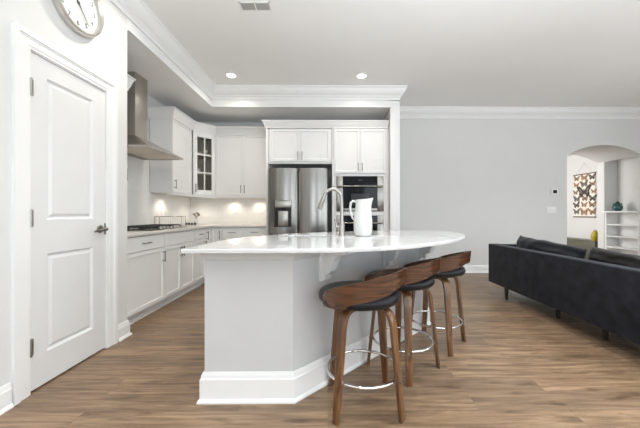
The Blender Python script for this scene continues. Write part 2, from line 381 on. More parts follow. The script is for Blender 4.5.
# baseboards
def base_prof(h=0.14, t=0.016):
    return [(0, 0), (t + 0.012, 0), (t + 0.012, 0.008), (t + 0.004, 0.02), (t, 0.022), (t, h - 0.035), (t * 0.75, h - 0.028), (t * 0.7, h - 0.012), (t * 0.35, h), (0, h)]
struct(MB().sweep([(WX, RY), (WX, 1.70)], base_prof()).sweep([(WX, 2.555), (WX, 2.69), (-1.885, 2.69)], base_prof()), 'baseboard_left', TRIM, 25)
struct(MB().sweep([(PX1 + 0.012, FY + 0.1), (PX1 + 0.012, LY), (AX0, LY)], base_prof()), 'baseboard_back', TRIM, 25)
struct(MB().sweep([(6.3, 9.0), (6.3, LY + AT)], base_prof()), 'baseboard_hall', TRIM, 25)
# door casing
cas = MB()
prof_w = 0.10
def casing_strip(mb, y0, y1, z0, z1, flip):
    # stepped casing: thick outer edge, thin inner edge
    seq = [(0.0, 0.30, 0.022), (0.30, 0.42, 0.016), (0.42, 0.82, 0.013), (0.82, 1.0, 0.009)]
    for a, b, t in seq:
        if flip == 'L': mb.box(WX, y0 + a * (y1 - y0), z0, WX + t, y0 + b * (y1 - y0), z1 - b * prof_w)
        elif flip == 'R': mb.box(WX, y1 - b * (y1 - y0), z0, WX + t, y1 - a * (y1 - y0), z1 - b * prof_w)
        else: mb.box(WX, y0 + a * prof_w, z1 - b * (z1 - z0), WX + t, y1 - a * prof_w, z1 - a * (z1 - z0))
casing_strip(cas, DY0 - prof_w, DY0 + 0.004, 0, DZ + prof_w, 'L'); casing_strip(cas, DY1 - 0.004, DY1 + prof_w, 0, DZ + prof_w, 'R')
casing_strip(cas, DY0 - prof_w, DY1 + prof_w, DZ, DZ + prof_w, 'T')
cas.box(WX - 0.12, DY0, 0, WX, DY0 + 0.006, DZ).box(WX - 0.12, DY1 - 0.006, 0, WX, DY1, DZ).box(WX - 0.12, DY0, DZ - 0.006, WX, DY1, DZ)
struct(cas, 'trim_4', TRIM)

# pantry door (faces +X): local x runs along +Y
DW, DH = DY1 - DY0 - 0.018, DZ - 0.022
dm = MB(); t = bmesh.new()
xs = [0, 0.115, DW - 0.125, DW]; zs = [0, 0.20, 0.83, 1.05, DH - 0.115, DH]
V = [[t.verts.new((x, 0, z)) for z in zs] for x in xs]; pf = []
for i in range(3):
    for j in range(5):
        f = t.faces.new((V[i][j], V[i + 1][j], V[i + 1][j + 1], V[i][j + 1]))
        if i == 1 and j in (1, 3): pf.append(f)
bmesh.ops.recalc_face_normals(t, faces=t.faces[:])
if t.faces[0].normal.y > 0: bmesh.ops.reverse_faces(t, faces=t.faces[:])
be = [e for e in t.edges if e.is_boundary]
for f in pf:
    bmesh.ops.inset_region(t, faces=[f], thickness=0.016, depth=-0.014)
    bmesh.ops.inset_region(t, faces=[f], thickness=0.012, depth=0)
    bmesh.ops.inset_region(t, faces=[f], thickness=0.026, depth=0.010)
ex = bmesh.ops.extrude_edge_only(t, edges=be)
bmesh.ops.translate(t, vec=(0, 0.035, 0), verts=[g for g in ex['geom'] if isinstance(g, bmesh.types.BMVert)])
bmesh.ops.holes_fill(t, edges=[e for e in t.edges if e.is_boundary])
dm._merge(t)
door = struct(dm, 'door_1', DOORP, 25)
door.location = (WX - 0.004, DY0 + 0.009, 0.012); door.rotation_euler = (0, 0, R(90))
for z in (0.27, 1.06, 1.86):
    MB().box(-0.012, -0.012, z - 0.05, 0.016, -0.0005, z + 0.05, 0.002).tube([(-0.002, -0.012, z - 0.055), (-0.002, -0.012, z + 0.055)], 0.007, 10).build('hinge', NICKEL, door)
h = MB().lathe([(0, 0), (0.03, 0), (0.032, 0.004), (0.028, 0.011), (0, 0.011)], 24, M=Matrix.Translation((DW - 0.06, -0.0005, 0.965)) @ Matrix.Rotation(R(90), 4, 'X'))
h.tube([(DW - 0.06, -0.008, 0.965), (DW - 0.06, -0.052, 0.965)], 0.011, 12)
h.tube([(DW - 0.05, -0.052, 0.965), (DW - 0.085, -0.054, 0.963), (DW - 0.13, -0.05, 0.957), (DW - 0.165, -0.048, 0.952)], [0.012, 0.0115, 0.010, 0.008], 12)
hl = h.build('lever_handle', DNICK, door)
MB().box(DW - 0.012, -0.004, 0.92, DW + 0.001, -0.0003, 1.01, 0.001).build('latch_plate', DNICK, door)

# ------------------------------------------------------------------ clock, vent, downlights, thermostat, switches, outlets
clk = thing('wall_clock', (WX, 2.135, 2.612), R(90), 'large round silver-rimmed wall clock with white face above pantry door', 'clock')
RXM = Matrix.Rotation(R(90), 4, 'X')      # lathe axis z -> -y (out of the wall)
rc = 0.215
MB().lathe([(rc - 0.03, 0.0), (rc - 0.006, 0.0), (rc, 0.012), (rc, 0.042), (rc - 0.006, 0.052), (rc - 0.018, 0.054), (rc - 0.026, 0.046), (rc - 0.030, 0.030), (rc - 0.03, 0.0)], 72, M=RXM).build('rim', CLOCKR, clk)
MB().lathe([(0, 0.004), (rc - 0.029, 0.004), (rc - 0.029, 0.024), (0, 0.024)], 72, M=RXM).build('face', CLOCKF, clk)
def text_mesh(mb, s, size, M, ext=0.0006):
    cu = bpy.data.curves.new('t', 'FONT'); cu.body = s; cu.size = size; cu.align_x = 'CENTER'; cu.align_y = 'CENTER'; cu.extrude = ext
    o = bpy.data.objects.new('t', cu); C.objects.link(o); dg = bpy.context.evaluated_depsgraph_get(); dg.update()
    me = bpy.data.meshes.new_from_object(o.evaluated_get(dg)); me.transform(M); mb.bm.from_mesh(me)
    bpy.data.objects.remove(o); bpy.data.meshes.remove(me)
for k in range(1, 13):
    a = 2 * PI * k / 12; nm = MB()
    text_mesh(nm, str(k), 0.048, Matrix.Translation((0.145 * math.sin(a), -0.0247, 0.145 * math.cos(a))) @ RXM)
    nm.build('numeral', INK, clk, None)
tk = MB()
for k in range(60):
    a = 2 * PI * k / 60
    tk.box(-0.001 if k % 5 else -0.002, -0.0252, 0.172, 0.001 if k % 5 else 0.002, -0.0242, 0.181, M=Matrix.Rotation(a, 4, 'Y'))
tk.build('minute_track', INK, clk, None)
MB().prism([(-0.005, -0.03), (0.005, -0.03), (0.004, 0.07), (0, 0.09), (-0.004, 0.07)], -0.029, -0.027, 'y', M=Matrix.Rotation(R(312), 4, 'Y')).build('hour_hand', INK, clk, None)
MB().prism([(-0.004, -0.04), (0.004, -0.04), (0.0025, 0.13), (0, 0.15), (-0.0025, 0.13)], -0.032, -0.030, 'y', M=Matrix.Rotation(R(143), 4, 'Y')).lathe([(0, 0.02), (0.009, 0.02), (0.009, 0.034), (0, 0.034)], 16, M=RXM).build('minute_hand', INK, clk, None)
MB().lathe([(0, 0.040), (rc - 0.027, 0.040), (rc - 0.027, 0.042), (0, 0.042)], 72, M=RXM).build('glass_cover', GLASS, clk)

v = thing('ceiling_vent', (-0.685, 2.80, CZ), 0, 'small grey slatted air register set in the white ceiling', 'vent')
m = MB()
for x in (-0.142, -0.006, 0.130): m.box(x, -0.058, -0.007, x + 0.012, 0.058, 0)
m.box(-0.142, -0.058, -0.007, 0.142, -0.046, 0).box(-0.142, 0.046, -0.007, 0.142, 0.058, 0); m.build('frame', WHITEP, v)
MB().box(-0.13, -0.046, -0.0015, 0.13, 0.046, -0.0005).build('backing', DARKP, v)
for x0, x1 in ((-0.13, -0.006), (0.006, 0.13)):
    m = MB()
    for k in range(8):
        y = -0.042 + k * 0.0115
        m.box(x0, y, -0.0055, x1, y + 0.008, -0.0035, M=None)
    m.build('louvre', GREYP, v)
labels_can = ['left-hand recessed ceiling downlight glowing near the tray corner', 'right-hand recessed ceiling downlight glowing in front of the oven tower']
for i, (x, y) in enumerate(CANS_AND_FILLS):
    if i > 1: break
    d = thing('downlight', (x, y, CZ), 0, labels_can[i], 'ceiling light', 'recessed ceiling downlights')
    MB().lathe([(0.062, 0), (0.088, 0), (0.086, -0.006), (0.066, -0.009), (0.062, -0.004), (0.062, 0)], 40).build('trim_ring', WHITEP, d)
    MB().lathe([(0, -0.001), (0.0625, -0.001), (0.0625, -0.006), (0, -0.007)], 40).build('lens', LAMP, d)

def wall_plate(name, loc, rz, wd, ht, n, kind, label, cat):
    o = thing(name, loc, rz, label, cat)
    MB().box(-wd / 2, -0.006, -ht / 2, wd / 2, 0, ht / 2, 0.002).build('cover_plate', WHITEP, o)
    for k in range(n):
        x = (k - (n - 1) / 2) * 0.046
        if kind == 'switch': MB().box(x - 0.016, -0.010, -0.032, x + 0.016, -0.0055, 0.032, 0.0015).build('rocker', WHITEP, o)
        else:
            MB().box(x - 0.017, -0.009, -0.034, x + 0.017, -0.0055, 0.034, 0.0015).build('receptacle', TRIM, o)
    return o
th = thing('thermostat', (4.23, LY, 1.508), 0, 'small white wall thermostat with black screen beside the arch', 'thermostat')
MB().box(-0.065, -0.022, -0.058, 0.065, 0, 0.058, 0.006).build('housing', WHITEP, th)
MB().box(-0.036, -0.0245, -0.028, 0.036, -0.0215, 0.032, 0.001).build('screen', BLACKG, th)
wall_plate('switch_plate', (4.18, LY, 1.17), 0, 0.178, 0.120, 3, 'switch', 'white three-rocker switch plate below the thermostat', 'light switch')

# ------------------------------------------------------------------ cabinets
def pull(mb, x, z, y, L=0.13, vert=True, r=0.0055):
    if vert:
        mb.tube([(x, y - 0.030, z - L / 2), (x, y - 0.030, z + L / 2)], r, 10)
        for s in (-1, 1): mb.tube([(x, y - 0.030, z + s * L * 0.38), (x, y + 0.001, z + s * L * 0.38)], r * 0.85, 8)
    else:
        mb.tube([(x - L / 2, y - 0.030, z), (x + L / 2, y - 0.030, z)], r, 10)
        for s in (-1, 1): mb.tube([(x + s * L * 0.38, y - 0.030, z), (x + s * L * 0.38, y + 0.001, z)], r * 0.85, 8)
def door_part(root, x0, z0, x1, z1, hx=None, hz=None, name='door', frame=0.057, y=-0.02):
    d = MB().panel(x0, z0, x1, z1, y, 0.0198, frame).build(name, CAB, root, 25)
    if hx is not None:
        m = MB(); pull(m, hx, hz, y); m.build('handle', DNICK, d)
    return d
def drawer_part(root, x0, z0, x1, z1, handle=True, L=0.13):
    d = MB().panel(x0, z0, x1, z1, -0.02, 0.0198, 0.0).build('drawer', CAB, root, 25)
    if handle:
        m = MB(); pull(m, (x0 + x1) / 2, (z0 + z1) / 2, -0.02, L, vert=False); m.build('handle', DNICK, d)
    return d
BD = 0.588; CT = 0.88
def base_cab(loc, rz, wd, label, dep=BD):
    root = thing('base_cabinet', loc, rz, label, 'cabinet', None)
    MB().box(0.001, 0, 0.105, wd - 0.001, dep, CT - 0.001).build('carcass', CAB, root)
    MB().box(0.001, 0.065, 0, wd - 0.001, 0.08, 0.105).box(0.001, 0.045, 0, wd - 0.001, 0.065, 0.022).build('toe_kick', CAB, root)
    return root
FX = -1.91                                   # carcass front of left run (door faces 20 mm proud)
GAP = 0.004
# near-left base
c1 = base_cab((FX, 2.72, 0), R(90), 0.72, 'white base cabinet nearest the pantry wall, one wide drawer over one door')
drawer_part(c1, 0.0035, 0.725, 0.7165, 0.868); door_part(c1, 0.0035, 0.118, 0.7165, 0.715, 0.68, 0.615)
c2 = base_cab((FX, 3.44, 0), R(90), 0.77, 'white double-door base cabinet under the gas cooktop, plain top panel')
drawer_part(c2, 0.0035, 0.725, 0.7665, 0.868, False); door_part(c2, 0.0035, 0.118, 0.3835, 0.715, 0.355, 0.62); door_part(c2, 0.387, 0.118, 0.7665, 0.715, 0.415, 0.62)
c3 = base_cab((FX, 4.21, 0), R(90), 0.38, 'narrow white base cabinet between cooktop cabinet and corner')
drawer_part(c3, 0.0035, 0.725, 0.3765, 0.868, L=0.10); door_part(c3, 0.0035, 0.118, 0.3765, 0.715, 0.345, 0.62)
# corner unit: L-shaped with two folding leaves
BY = KY - 0.60                               # carcass front of back run
cc = thing('corner_base_cabinet', (0, 0, 0), 0, 'white L-shaped corner base cabinet with two hinged door leaves', 'cabinet')
X2 = -1.71
MB().prism([(KX + 0.01, 4.592), (FX, 4.592), (FX, BY), (X2, BY), (X2, KY - 0.01), (KX + 0.01, KY - 0.01)], 0.105, CT - 0.001).build('carcass', CAB, cc)
MB().prism([(KX + 0.01, 4.592), (FX - 0.065, 4.592), (FX - 0.065, BY + 0.065), (X2, BY + 0.065), (X2, KY - 0.01), (KX + 0.01, KY - 0.01)], 0, 0.105).build('toe_kick', CAB, cc)
d = MB().panel(0.004, 0.118, 0.205, 0.868, -0.02, 0.0198, 0.045).build('door', CAB, cc, 25); d.location = (FX, 4.592, 0); d.rotation_euler = (0, 0, R(90))
m = MB(); pull(m, 0.03, 0.76, -0.02); m.build('handle', DNICK, d)
d = MB().panel(0.025, 0.118, 0.196, 0.868, -0.02, 0.0198, 0.045).build('door', CAB, cc, 25); d.location = (FX, BY, 0)
m = MB(); pull(m, 0.165, 0.76, -0.02); m.build('handle', DNICK, d)
# back run
for x, wd, lab in ((X2, 0.33, 'white drawer base cabinet on the back wall beside the corner unit'), (X2 + 0.33, 0.393, 'white drawer base cabinet on the back wall beside the refrigerator panel')):
    b = base_cab((x + 0.001, BY, 0), 0, wd, lab)
    drawer_part(b, 0.0035, 0.725, wd - 0.0035, 0.868, L=0.12); door_part(b, 0.0035, 0.118, wd - 0.0035, 0.715, 0.04, 0.62)
# perimeter worktop
ct = MB().prism([(KX + 0.009, 2.71), (FX + 0.045, 2.71), (FX + 0.045, BY - 0.045), (-0.989, BY - 0.045), (-0.989, KY - 0.009), (KX + 0.009, KY - 0.009)], CT, CT + 0.03, bev=0.003).build('worktop', STONE)
tag(ct, 'pale stone L-shaped worktop along the left and back kitchen walls', 'countertop')
struct(MB().box(KX, 2.70, CT + 0.0, KX + 0.008, KY, 1.395).box(KX, 3.236, 1.395, KX + 0.008, 4.178, 2.0).box(KX + 0.008, KY - 0.008, CT, -0.989, KY, 1.395), 'wall_backsplash', TILE)
for loc, rz, lab in (((KX + 0.008, 4.52, 1.12), R(90), 'white outlet plate on the left tiled wall beyond the cooktop'),
                     ((-1.68, KY - 0.008, 1.16), 0, 'white outlet plate on back tiles, left one of two'),
                     ((-1.21, KY - 0.008, 1.16), 0, 'white outlet plate on back tiles, right one near the refrigerator')):
    wall_plate('outlet_plate', loc, rz, 0.075, 0.118, 1, 'outlet', lab, 'outlet')

# uppers
UZ0, UZ1 = 1.40, 2.46
UX = KX + 0.33; UY = KY - 0.33
UX_ = UX - 0.02; UY_ = UY + 0.02       # carcass fronts
def upper_cab(loc, rz, wd, label, dep=0.299, z0=UZ0, z1=UZ1, name='wall_cabinet'):
    root = thing(name, loc, rz, label, 'cabinet')
    MB().box(0.001, 0, z0, wd - 0.001, dep, z1).build('carcass', CAB, root)
    return root
u0 = upper_cab((UX_, 2.72, 0), R(90), 0.513, 'white wall cabinet mostly hidden behind the pantry wall corner, left of hood')
door_part(u0, 0.006, UZ0 + 0.006, 0.507, UZ1 - 0.01, 0.478, UZ0 + 0.12)
u1 = upper_cab((UX_, 4.18, 0), R(90), 0.628, 'white single-door wall cabinet to the right of the steel hood')
door_part(u1, 0.004, UZ0 + 0.006, 0.575, UZ1 - 0.01, 0.045, UZ0 + 0.12)
ub = upper_cab((-1.928, UY_, 0), 0, 0.938, 'white double-door wall cabinet on the back wall left of refrigerator')
door_part(ub, 0.004, UZ0 + 0.006, 0.467, UZ1 - 0.01, 0.437, UZ0 + 0.12); door_part(ub, 0.471, UZ0 + 0.006, 0.934, UZ1 - 0.01, 0.501, UZ0 + 0.12)
# diagonal corner cabinet with glazed door
A = Vector((UX_, 4.81, 0)); B = Vector((-1.93, UY_, 0)); L45 = (B - A).length; ang = math.atan2(B.y - A.y, B.x - A.x)
gc = thing('glass_front_cabinet', (0, 0, 0), 0, 'white corner wall cabinet with six-pane glass door', 'cabinet')
poly = [(KX + 0.002, 4.811), (A.x, 4.811), (B.x - 0.001, B.y), (B.x - 0.001, KY - 0.002), (KX + 0.002, KY - 0.002)]
m = MB(); m.prism(poly, UZ0, UZ0 + 0.02).prism(poly, UZ1 - 0.02, UZ1)
m.box(KX + 0.002, 4.811, UZ0, A.x, 4.826, UZ1).box(B.x - 0.016, B.y, UZ0, B.x - 0.001, KY - 0.002, UZ1).build('carcass', CAB, gc)
MB().box(KX + 0.002, 4.826, UZ0 + 0.02, KX + 0.012, KY - 0.002, UZ1 - 0.02).box(KX + 0.012, KY - 0.012, UZ0 + 0.02, B.x - 0.016, KY - 0.002, UZ1 - 0.02).build('interior_back', CABIN, gc)
ip = [(KX + 0.013, 4.83), (A.x - 0.02, 4.83), (B.x - 0.02, B.y + 0.03), (B.x - 0.02, KY - 0.013), (KX + 0.013, KY - 0.013)]
SH = [UZ0 + 0.37, UZ0 + 0.70]
for z in SH: MB().prism(ip, z - 0.009, z + 0.009).build('shelf', CABIN, gc)
n = Vector((math.sin(ang), -math.cos(ang), 0))
gd = MB(); z0, z1 = UZ0 + 0.006, UZ1 - 0.01; fw = 0.066; x0, x1 = 0.016, L45 - 0.016
gd.box(x0, -0.02, z0, x0 + fw, 0, z1, 0.002).box(x1 - fw, -0.02, z0, x1, 0, z1, 0.002).box(x0 + fw, -0.02, z0, x1 - fw, 0, z0 + fw + 0.02, 0.002).box(x0 + fw, -0.02, z1 - fw - 0.02, x1 - fw, 0, z1, 0.002)
mx = (x0 + x1) / 2; gz0, gz1 = z0 + fw + 0.02, z1 - fw - 0.02
gd.box(mx - 0.009, -0.018, gz0, mx + 0.009, -0.002, gz1)
for k in (1, 2): gd.box(x0 + fw, -0.0175, gz0 + (gz1 - gz0) * k / 3 - 0.009, x1 - fw, -0.0025, gz0 + (gz1 - gz0) * k / 3 + 0.009)
gdo = gd.build('door', CAB, gc); gdo.location = A; gdo.rotation_euler = (0, 0, ang)
MB().box(x0 + fw, -0.008, gz0, x1 - fw, -0.005, gz1).build('glass_pane', GLASS, gdo)
m = MB(); pull(m, x0 + 0.03, UZ0 + 0.12, -0.02); m.build('handle', DNICK, gdo)
# glassware and dishes inside
gx = lambda u, dpt: A + Vector((math.cos(ang), math.sin(ang), 0)) * u - n * dpt
def goblet(p, z, s, lab, grp):
    o = MB().lathe([(0, 0), (0.032 * s, 0), (0.030 * s, 0.004), (0.005, 0.010), (0.004, 0.07 * s), (0.022 * s, 0.085 * s), (0.038 * s, 0.12 * s), (0.036 * s, 0.19 * s), (0.034 * s, 0.19 * s), (0.035 * s, 0.12 * s), (0.018 * s, 0.09 * s), (0, 0.088 * s)], 20).build('wine_glass', GLASS)
    o.location = (p.x, p.y, z); tag(o, lab, 'glass', grp)
def bowl(p, z, s, lab, grp):
    o = MB().lathe([(0, 0), (0.035 * s, 0), (0.037 * s, 0.008), (0.06 * s, 0.035), (0.075 * s, 0.07), (0.071 * s, 0.07), (0.055 * s, 0.036), (0, 0.012)], 24).build('bowl', CERAM)
    o.location = (p.x, p.y, z); tag(o, lab, 'bowl', grp)
goblet(gx(0.135, 0.10), SH[1] + 0.0092, 1.1, 'clear stemmed glass on top shelf of corner cabinet, left pane', 'glassware in the corner cabinet')
bowl(gx(0.26, 0.12), SH[1] + 0.0092, 0.8, 'white bowl on top shelf of corner cabinet, right pane', 'dishes in the corner cabinet')
bowl(gx(0.13, 0.10), SH[0] + 0.0092, 0.8, 'white bowl on middle shelf of corner cabinet, left pane', 'dishes in the corner cabinet')
goblet(gx(0.25, 0.10), SH[0] + 0.0092, 1.0, 'clear stemmed glass on middle shelf of corner cabinet, right pane', 'glassware in the corner cabinet')
bowl(gx(0.13, 0.12), UZ0 + 0.0202, 0.85, 'white bowl on bottom of corner cabinet, left pane', 'dishes in the corner cabinet')
goblet(gx(0.27, 0.10), UZ0 + 0.0202, 0.95, 'clear stemmed glass on bottom of corner cabinet, right pane', 'glassware in the corner cabinet')
# crown and light rail for the uppers
def cabcrown(z0=UZ1 - 0.02, z1=2.585, pr=0.06):
    return [(0.002, z0), (0.012, z0), (0.012, z0 + 0.02), (0.022, z0 + 0.035), (pr * 0.7, z1 - 0.04), (pr * 0.85, z1 - 0.02), (pr, z1 - 0.015), (pr, z1), (0.002, z1)]
pathu = [(KX + 0.002, 4.18), (UX, 4.18), (UX, 4.80), (-1.925, UY), (-0.992, UY)]
struct(MB().sweep(pathu, cabcrown()), 'trim_5', CAB, 25)
struct(MB().sweep([(UX, 2.72), (UX, 3.234), (KX + 0.01, 3.234)], cabcrown()), 'trim_6', CAB, 25)
lr = [(-0.016, UZ0 - 0.03), (0.0, UZ0 - 0.03), (0.004, UZ0 - 0.02), (0.0, UZ0 - 0.001), (-0.016, UZ0 - 0.001)]
struct(MB().sweep([(UX - 0.01, 4.20), (UX - 0.01, 4.81), (-1.935, UY + 0.01), (-0.992, UY + 0.01)], lr), 'trim_7', CAB, 25)
pl = ['puck light under the wall cabinet right of the hood', 'puck light under the glass-front corner cabinet', 'puck light under left door of the back wall cabinet', 'puck light under right door of the back wall cabinet']
for i, (x, y) in enumerate(((-2.38, 4.45), (-2.26, 5.17), (-1.70, 5.28), (-1.24, 5.28))):
    o = thing('puck_light', (x, y, UZ0), 0, 'small round ' + pl[i], 'under-cabinet light', 'under-cabinet puck lights')
    MB().lathe([(0.027, -0.0002), (0.036, -0.0002), (0.036, -0.010), (0.027, -0.012), (0.027, -0.0002)], 24).build('housing', WHITEP, o)
    MB().lathe([(0, -0.001), (0.0272, -0.001), (0.0272, -0.009), (0, -0.010)], 24).build('lens', PUCK, o)

# tall run round the refrigerator and ovens
TY = 4.74                                       # carcass front, faces 20 mm proud
TX0, TXM, TX1 = -0.985, 0.065, 0.957
pn = MB().box(TX0, TY - 0.02, 0, TX0 + 0.03, KY - 0.002, UZ1 + 0.0, 0.001).build('refrigerator_side_panel', CAB); tag(pn, 'tall white side panel left of the steel refrigerator', 'cabinet panel')
fc = upper_cab((TX0 + 0.031, TY, 0), 0, TXM - TX0 - 0.032, 'white double-door cabinet above the refrigerator', KY - TY - 0.01, 1.90, UZ1, 'over_refrigerator_cabinet')
fw_ = TXM - TX0 - 0.032
door_part(fc, 0.03, 1.935, fw_ / 2 - 0.003, UZ1 - 0.01, fw_ / 2 - 0.033, 2.02); door_part(fc, fw_ / 2 + 0.003, 1.935, fw_ - 0.03, UZ1 - 0.01, fw_ / 2 + 0.033, 2.02)
oc = thing('oven_cabinet', (TXM, TY, 0), 0, 'tall white cabinet housing two built-in ovens', 'cabinet'); ow = TX1 - TXM
OD = KY - TY - 0.01
sw = (ow - 0.755) / 2
m = MB(); m.box(0, -0.02, 0, sw, OD, UZ1).box(ow - sw, -0.02, 0, ow, OD, UZ1).box(sw, OD - 0.02, 0, ow - sw, OD, UZ1)
for a, b in ((0.0, 0.42), (1.075, 1.135), (1.70, UZ1)): m.box(sw, -0.0 if b > 2 else -0.02, a, ow - sw, OD - 0.02, b)
m.box(sw, -0.02, 1.70, ow - sw, 0, 1.735).build('carcass', CAB, oc)
for a, b, hx in ((0.03, ow / 2 - 0.003, ow / 2 - 0.033), (ow / 2 + 0.003, ow - 0.03, ow / 2 + 0.033)):
    door_part(oc, a, 1.745, b, UZ1 - 0.01, hx, 1.84, y=-0.041)
drawer_part(oc, 0.03, 0.12, ow - 0.03, 0.40).location = (0, -0.021, 0)
struct(MB().sweep([(TX0, KY - 0.4), (TX0, TY - 0.02), (TX1 + 0.003, TY - 0.02)], cabcrown(UZ1 + 0.002, 2.575, 0.06)), 'trim_8', CAB, 25)
struct(MB().box(TX1 + 0.001, TY - 0.02, 0, PX0 - 0.005, TY, UZ1), 'trim_9', CAB)
def oven(name, z0, z1, label, control):
    o = thing(name, (TXM + sw + 0.003, TY - 0.021, 0), 0, label, 'oven'); W = 0.749
    MB().box(0.01, 0.0, z0 + 0.003, W - 0.01, 0.5, z1 - 0.003).build('body', BLACKP, o)
    fr = MB().box(0, -0.022, z0 + 0.002, 0.10, 0, z1 - 0.002, 0.003).box(W - 0.10, -0.022, z0 + 0.002, W, 0, z1 - 0.002, 0.003).box(0.10, -0.022, z0 + 0.002, W - 0.10, 0, z0 + 0.05, 0.003).build('trim_frame', STEEL, o)
    gl = MB().box(0.10, -0.018, z0 + 0.05, W - 0.10, 0, z1 - 0.002).build('door', BLACKG, o)
    MB().box(0.23, -0.0195, z0 + 0.10, W - 0.23, -0.0175, z0 + (z1 - z0) * 0.5).build('window', OVWIN, gl)
    m = MB(); zh = z1 - (0.165 if control else 0.12)
    m.tube([(0.015, -0.065, zh), (W - 0.015, -0.065, zh)], 0.012, 14)
    for x in (0.05, W - 0.05): m.tube([(x, -0.065, zh), (x, -0.02, zh)], 0.009, 10)
    m.build('handle', STEEL, gl)
    if control:
        MB().box(0.34, -0.0195, z1 - 0.075, 0.41, -0.0175, z1 - 0.055).build('display', OVWIN, o)
oven('wall_oven', 1.137, 1.698, 'upper built-in oven with black glass and steel bar handle', True)
oven('wall_oven', 0.422, 1.073, 'lower built-in oven half hidden behind the white pitcher', False)

# refrigerator
RW = 0.90; RYF = 4.47
fr = thing('refrigerator', (-0.903, RYF, 0), 0, 'stainless steel french-door refrigerator with water dispenser', 'refrigerator')
MB().box(0.004, 0.075, 0.02, RW - 0.004, KY - RYF - 0.03, 1.785, 0.004).build('cabinet_body', BLACKP, fr)
for x in (0.05, RW - 0.05):
    for y in (0.12, 0.8): MB().lathe([(0, 0), (0.018, 0), (0.018, 0.02), (0, 0.02)], 12, (x, y, 0)).build('foot', BLACKP, fr)
for x in (0.03, RW - 0.12): MB().box(x, 0.03, 1.785, x + 0.09, 0.12, 1.80, 0.003).build('hinge_cover', BLACKP, fr)
def bowed_door(x0, x1, z0, z1, bow, hole=None, name='door'):
    t = bmesh.new(); xs = sorted(set([x0 + (x1 - x0) * k / 24 for k in range(25)] + ([hole[0], hole[1]] if hole else []))); zs = sorted(set([z0, z1] + ([hole[2], hole[3]] if hole else [])))
    def fy(x):
        u = (x - x0) / (x1 - x0) * 2 - 1
        e = 0.0
        if abs(u) > 0.93: e = ((abs(u) - 0.93) / 0.07) ** 2 * 0.012
        return -bow * (1 - u * u) + e
    V = [[t.verts.new((x, fy(x), z)) for z in zs] for x in xs]
    for i in range(len(xs) - 1):
        for j in range(len(zs) - 1):
            if hole and hole[0] - 1e-6 <= xs[i] and xs[i + 1] <= hole[1] + 1e-6 and hole[2] - 1e-6 <= zs[j] and zs[j + 1] <= hole[3] + 1e-6: continue
            t.faces.new((V[i][j], V[i + 1][j], V[i + 1][j + 1], V[i][j + 1]))
    outer = [e for e in t.edges if e.is_boundary and (all(abs(v.co.x - x0) < 1e-6 for v in e.verts) or all(abs(v.co.x - x1) < 1e-6 for v in e.verts) or all(abs(v.co.z - z0) < 1e-6 for v in e.verts) or all(abs(v.co.z - z1) < 1e-6 for v in e.verts))]
    ex = bmesh.ops.extrude_edge_only(t, edges=outer)
    for g in ex['geom']:
        if isinstance(g, bmesh.types.BMVert): g.co.y = 0.07
    mb = MB(); mb._merge(t); mb.box(x0, 0.069, z0, x1, 0.071, z1)
    return mb.build(name, STEEL, fr, 40)
HL = (0.095, 0.355, 0.90, 1.30)
dl = bowed_door(0.003, RW / 2 - 0.006, 0.80, 1.785, 0.042, HL)
dr = bowed_door(RW / 2 + 0.006, RW - 0.003, 0.80, 1.785, 0.042)
dz = bowed_door(0.003, RW - 0.003, 0.06, 0.785, 0.022, name='freezer_drawer')
# dispenser recess
m = MB(); t = bmesh.new(); yb = 0.05; yf = -0.024
m.box(HL[0], yf, HL[2], HL[0] + 0.012, yb, HL[3]).box(HL[1] - 0.012, yf, HL[2], HL[1], yb, HL[3]).box(HL[0], yb - 0.004, HL[2], HL[1], yb, HL[3]).box(HL[0], yf, HL[2], HL[1], yb, HL[2] + 0.012)
t.free(); dp = m.build('water_dispenser', BLACKP, dl)
MB().box(HL[0] + 0.006, -0.026, HL[3] - 0.11, HL[1] - 0.006, 0.03, HL[3] + 0.004, 0.006).build('control_panel', NICKEL, dp)
MB().box(HL[0] + 0.055, 0.0, HL[2] + 0.012, HL[1] - 0.055, 0.046, HL[3] - 0.16, 0.006).build('paddle', NICKEL, dp)
MB().lathe([(0, 0), (0.022, 0), (0.03, 0.04), (0, 0.04)], 16, ((HL[0] + HL[1]) / 2, 0.012, HL[3] - 0.15)).build('nozzle', BLACKP, dp)
for d_, xa in ((dl, RW / 2 - 0.034), (dr, RW / 2 + 0.022)):
    MB().box(xa, -0.012, 0.85, xa + 0.012, 0.02, 1.74, 0.003).build('grip_strip', DNICK, d_)
m = MB(); m.tube([(0.10, -0.060, 0.72), (RW - 0.10, -0.060, 0.72)], 0.012, 12)
for x in (0.14, RW - 0.14): m.tube([(x, -0.060, 0.72), (x, -0.005, 0.72)], 0.009, 10)
m.build('handle', STEEL, dz)

# range hood
hd = thing('range_hood', (KX + 0.0062, 3.645, 0), R(90), 'stainless steel chimney range hood above the gas cooktop', 'range hood')
hw, hdp, hz = 0.40, 0.54, 1.83
MB().box(-0.165, -0.255, 2.01, 0.070, -0.003, SZ - 0.002, 0.003).box(-0.158, -0.248, 1.99, 0.063, -0.003, 2.02).build('chimney', HSTEEL, hd)
t = bmesh.new()
b4 = [(-hw, -hdp), (hw, -hdp), (hw, -0.003), (-hw, -0.003)]; t4 = [(-0.17, -0.26), (0.075, -0.26), (0.075, -0.003), (-0.17, -0.003)]
r0 = [t.verts.new((x, y, hz)) for x, y in b4]; r1 = [t.verts.new((x, y, hz + 0.022)) for x, y in b4]; r2 = [t.verts.new((x, y, 2.015)) for x, y in t4]
for a, b in ((r0, r1), (r1, r2)):
    for k in range(4): t.faces.new((a[k], a[(k + 1) % 4], b[(k + 1) % 4], b[k]))
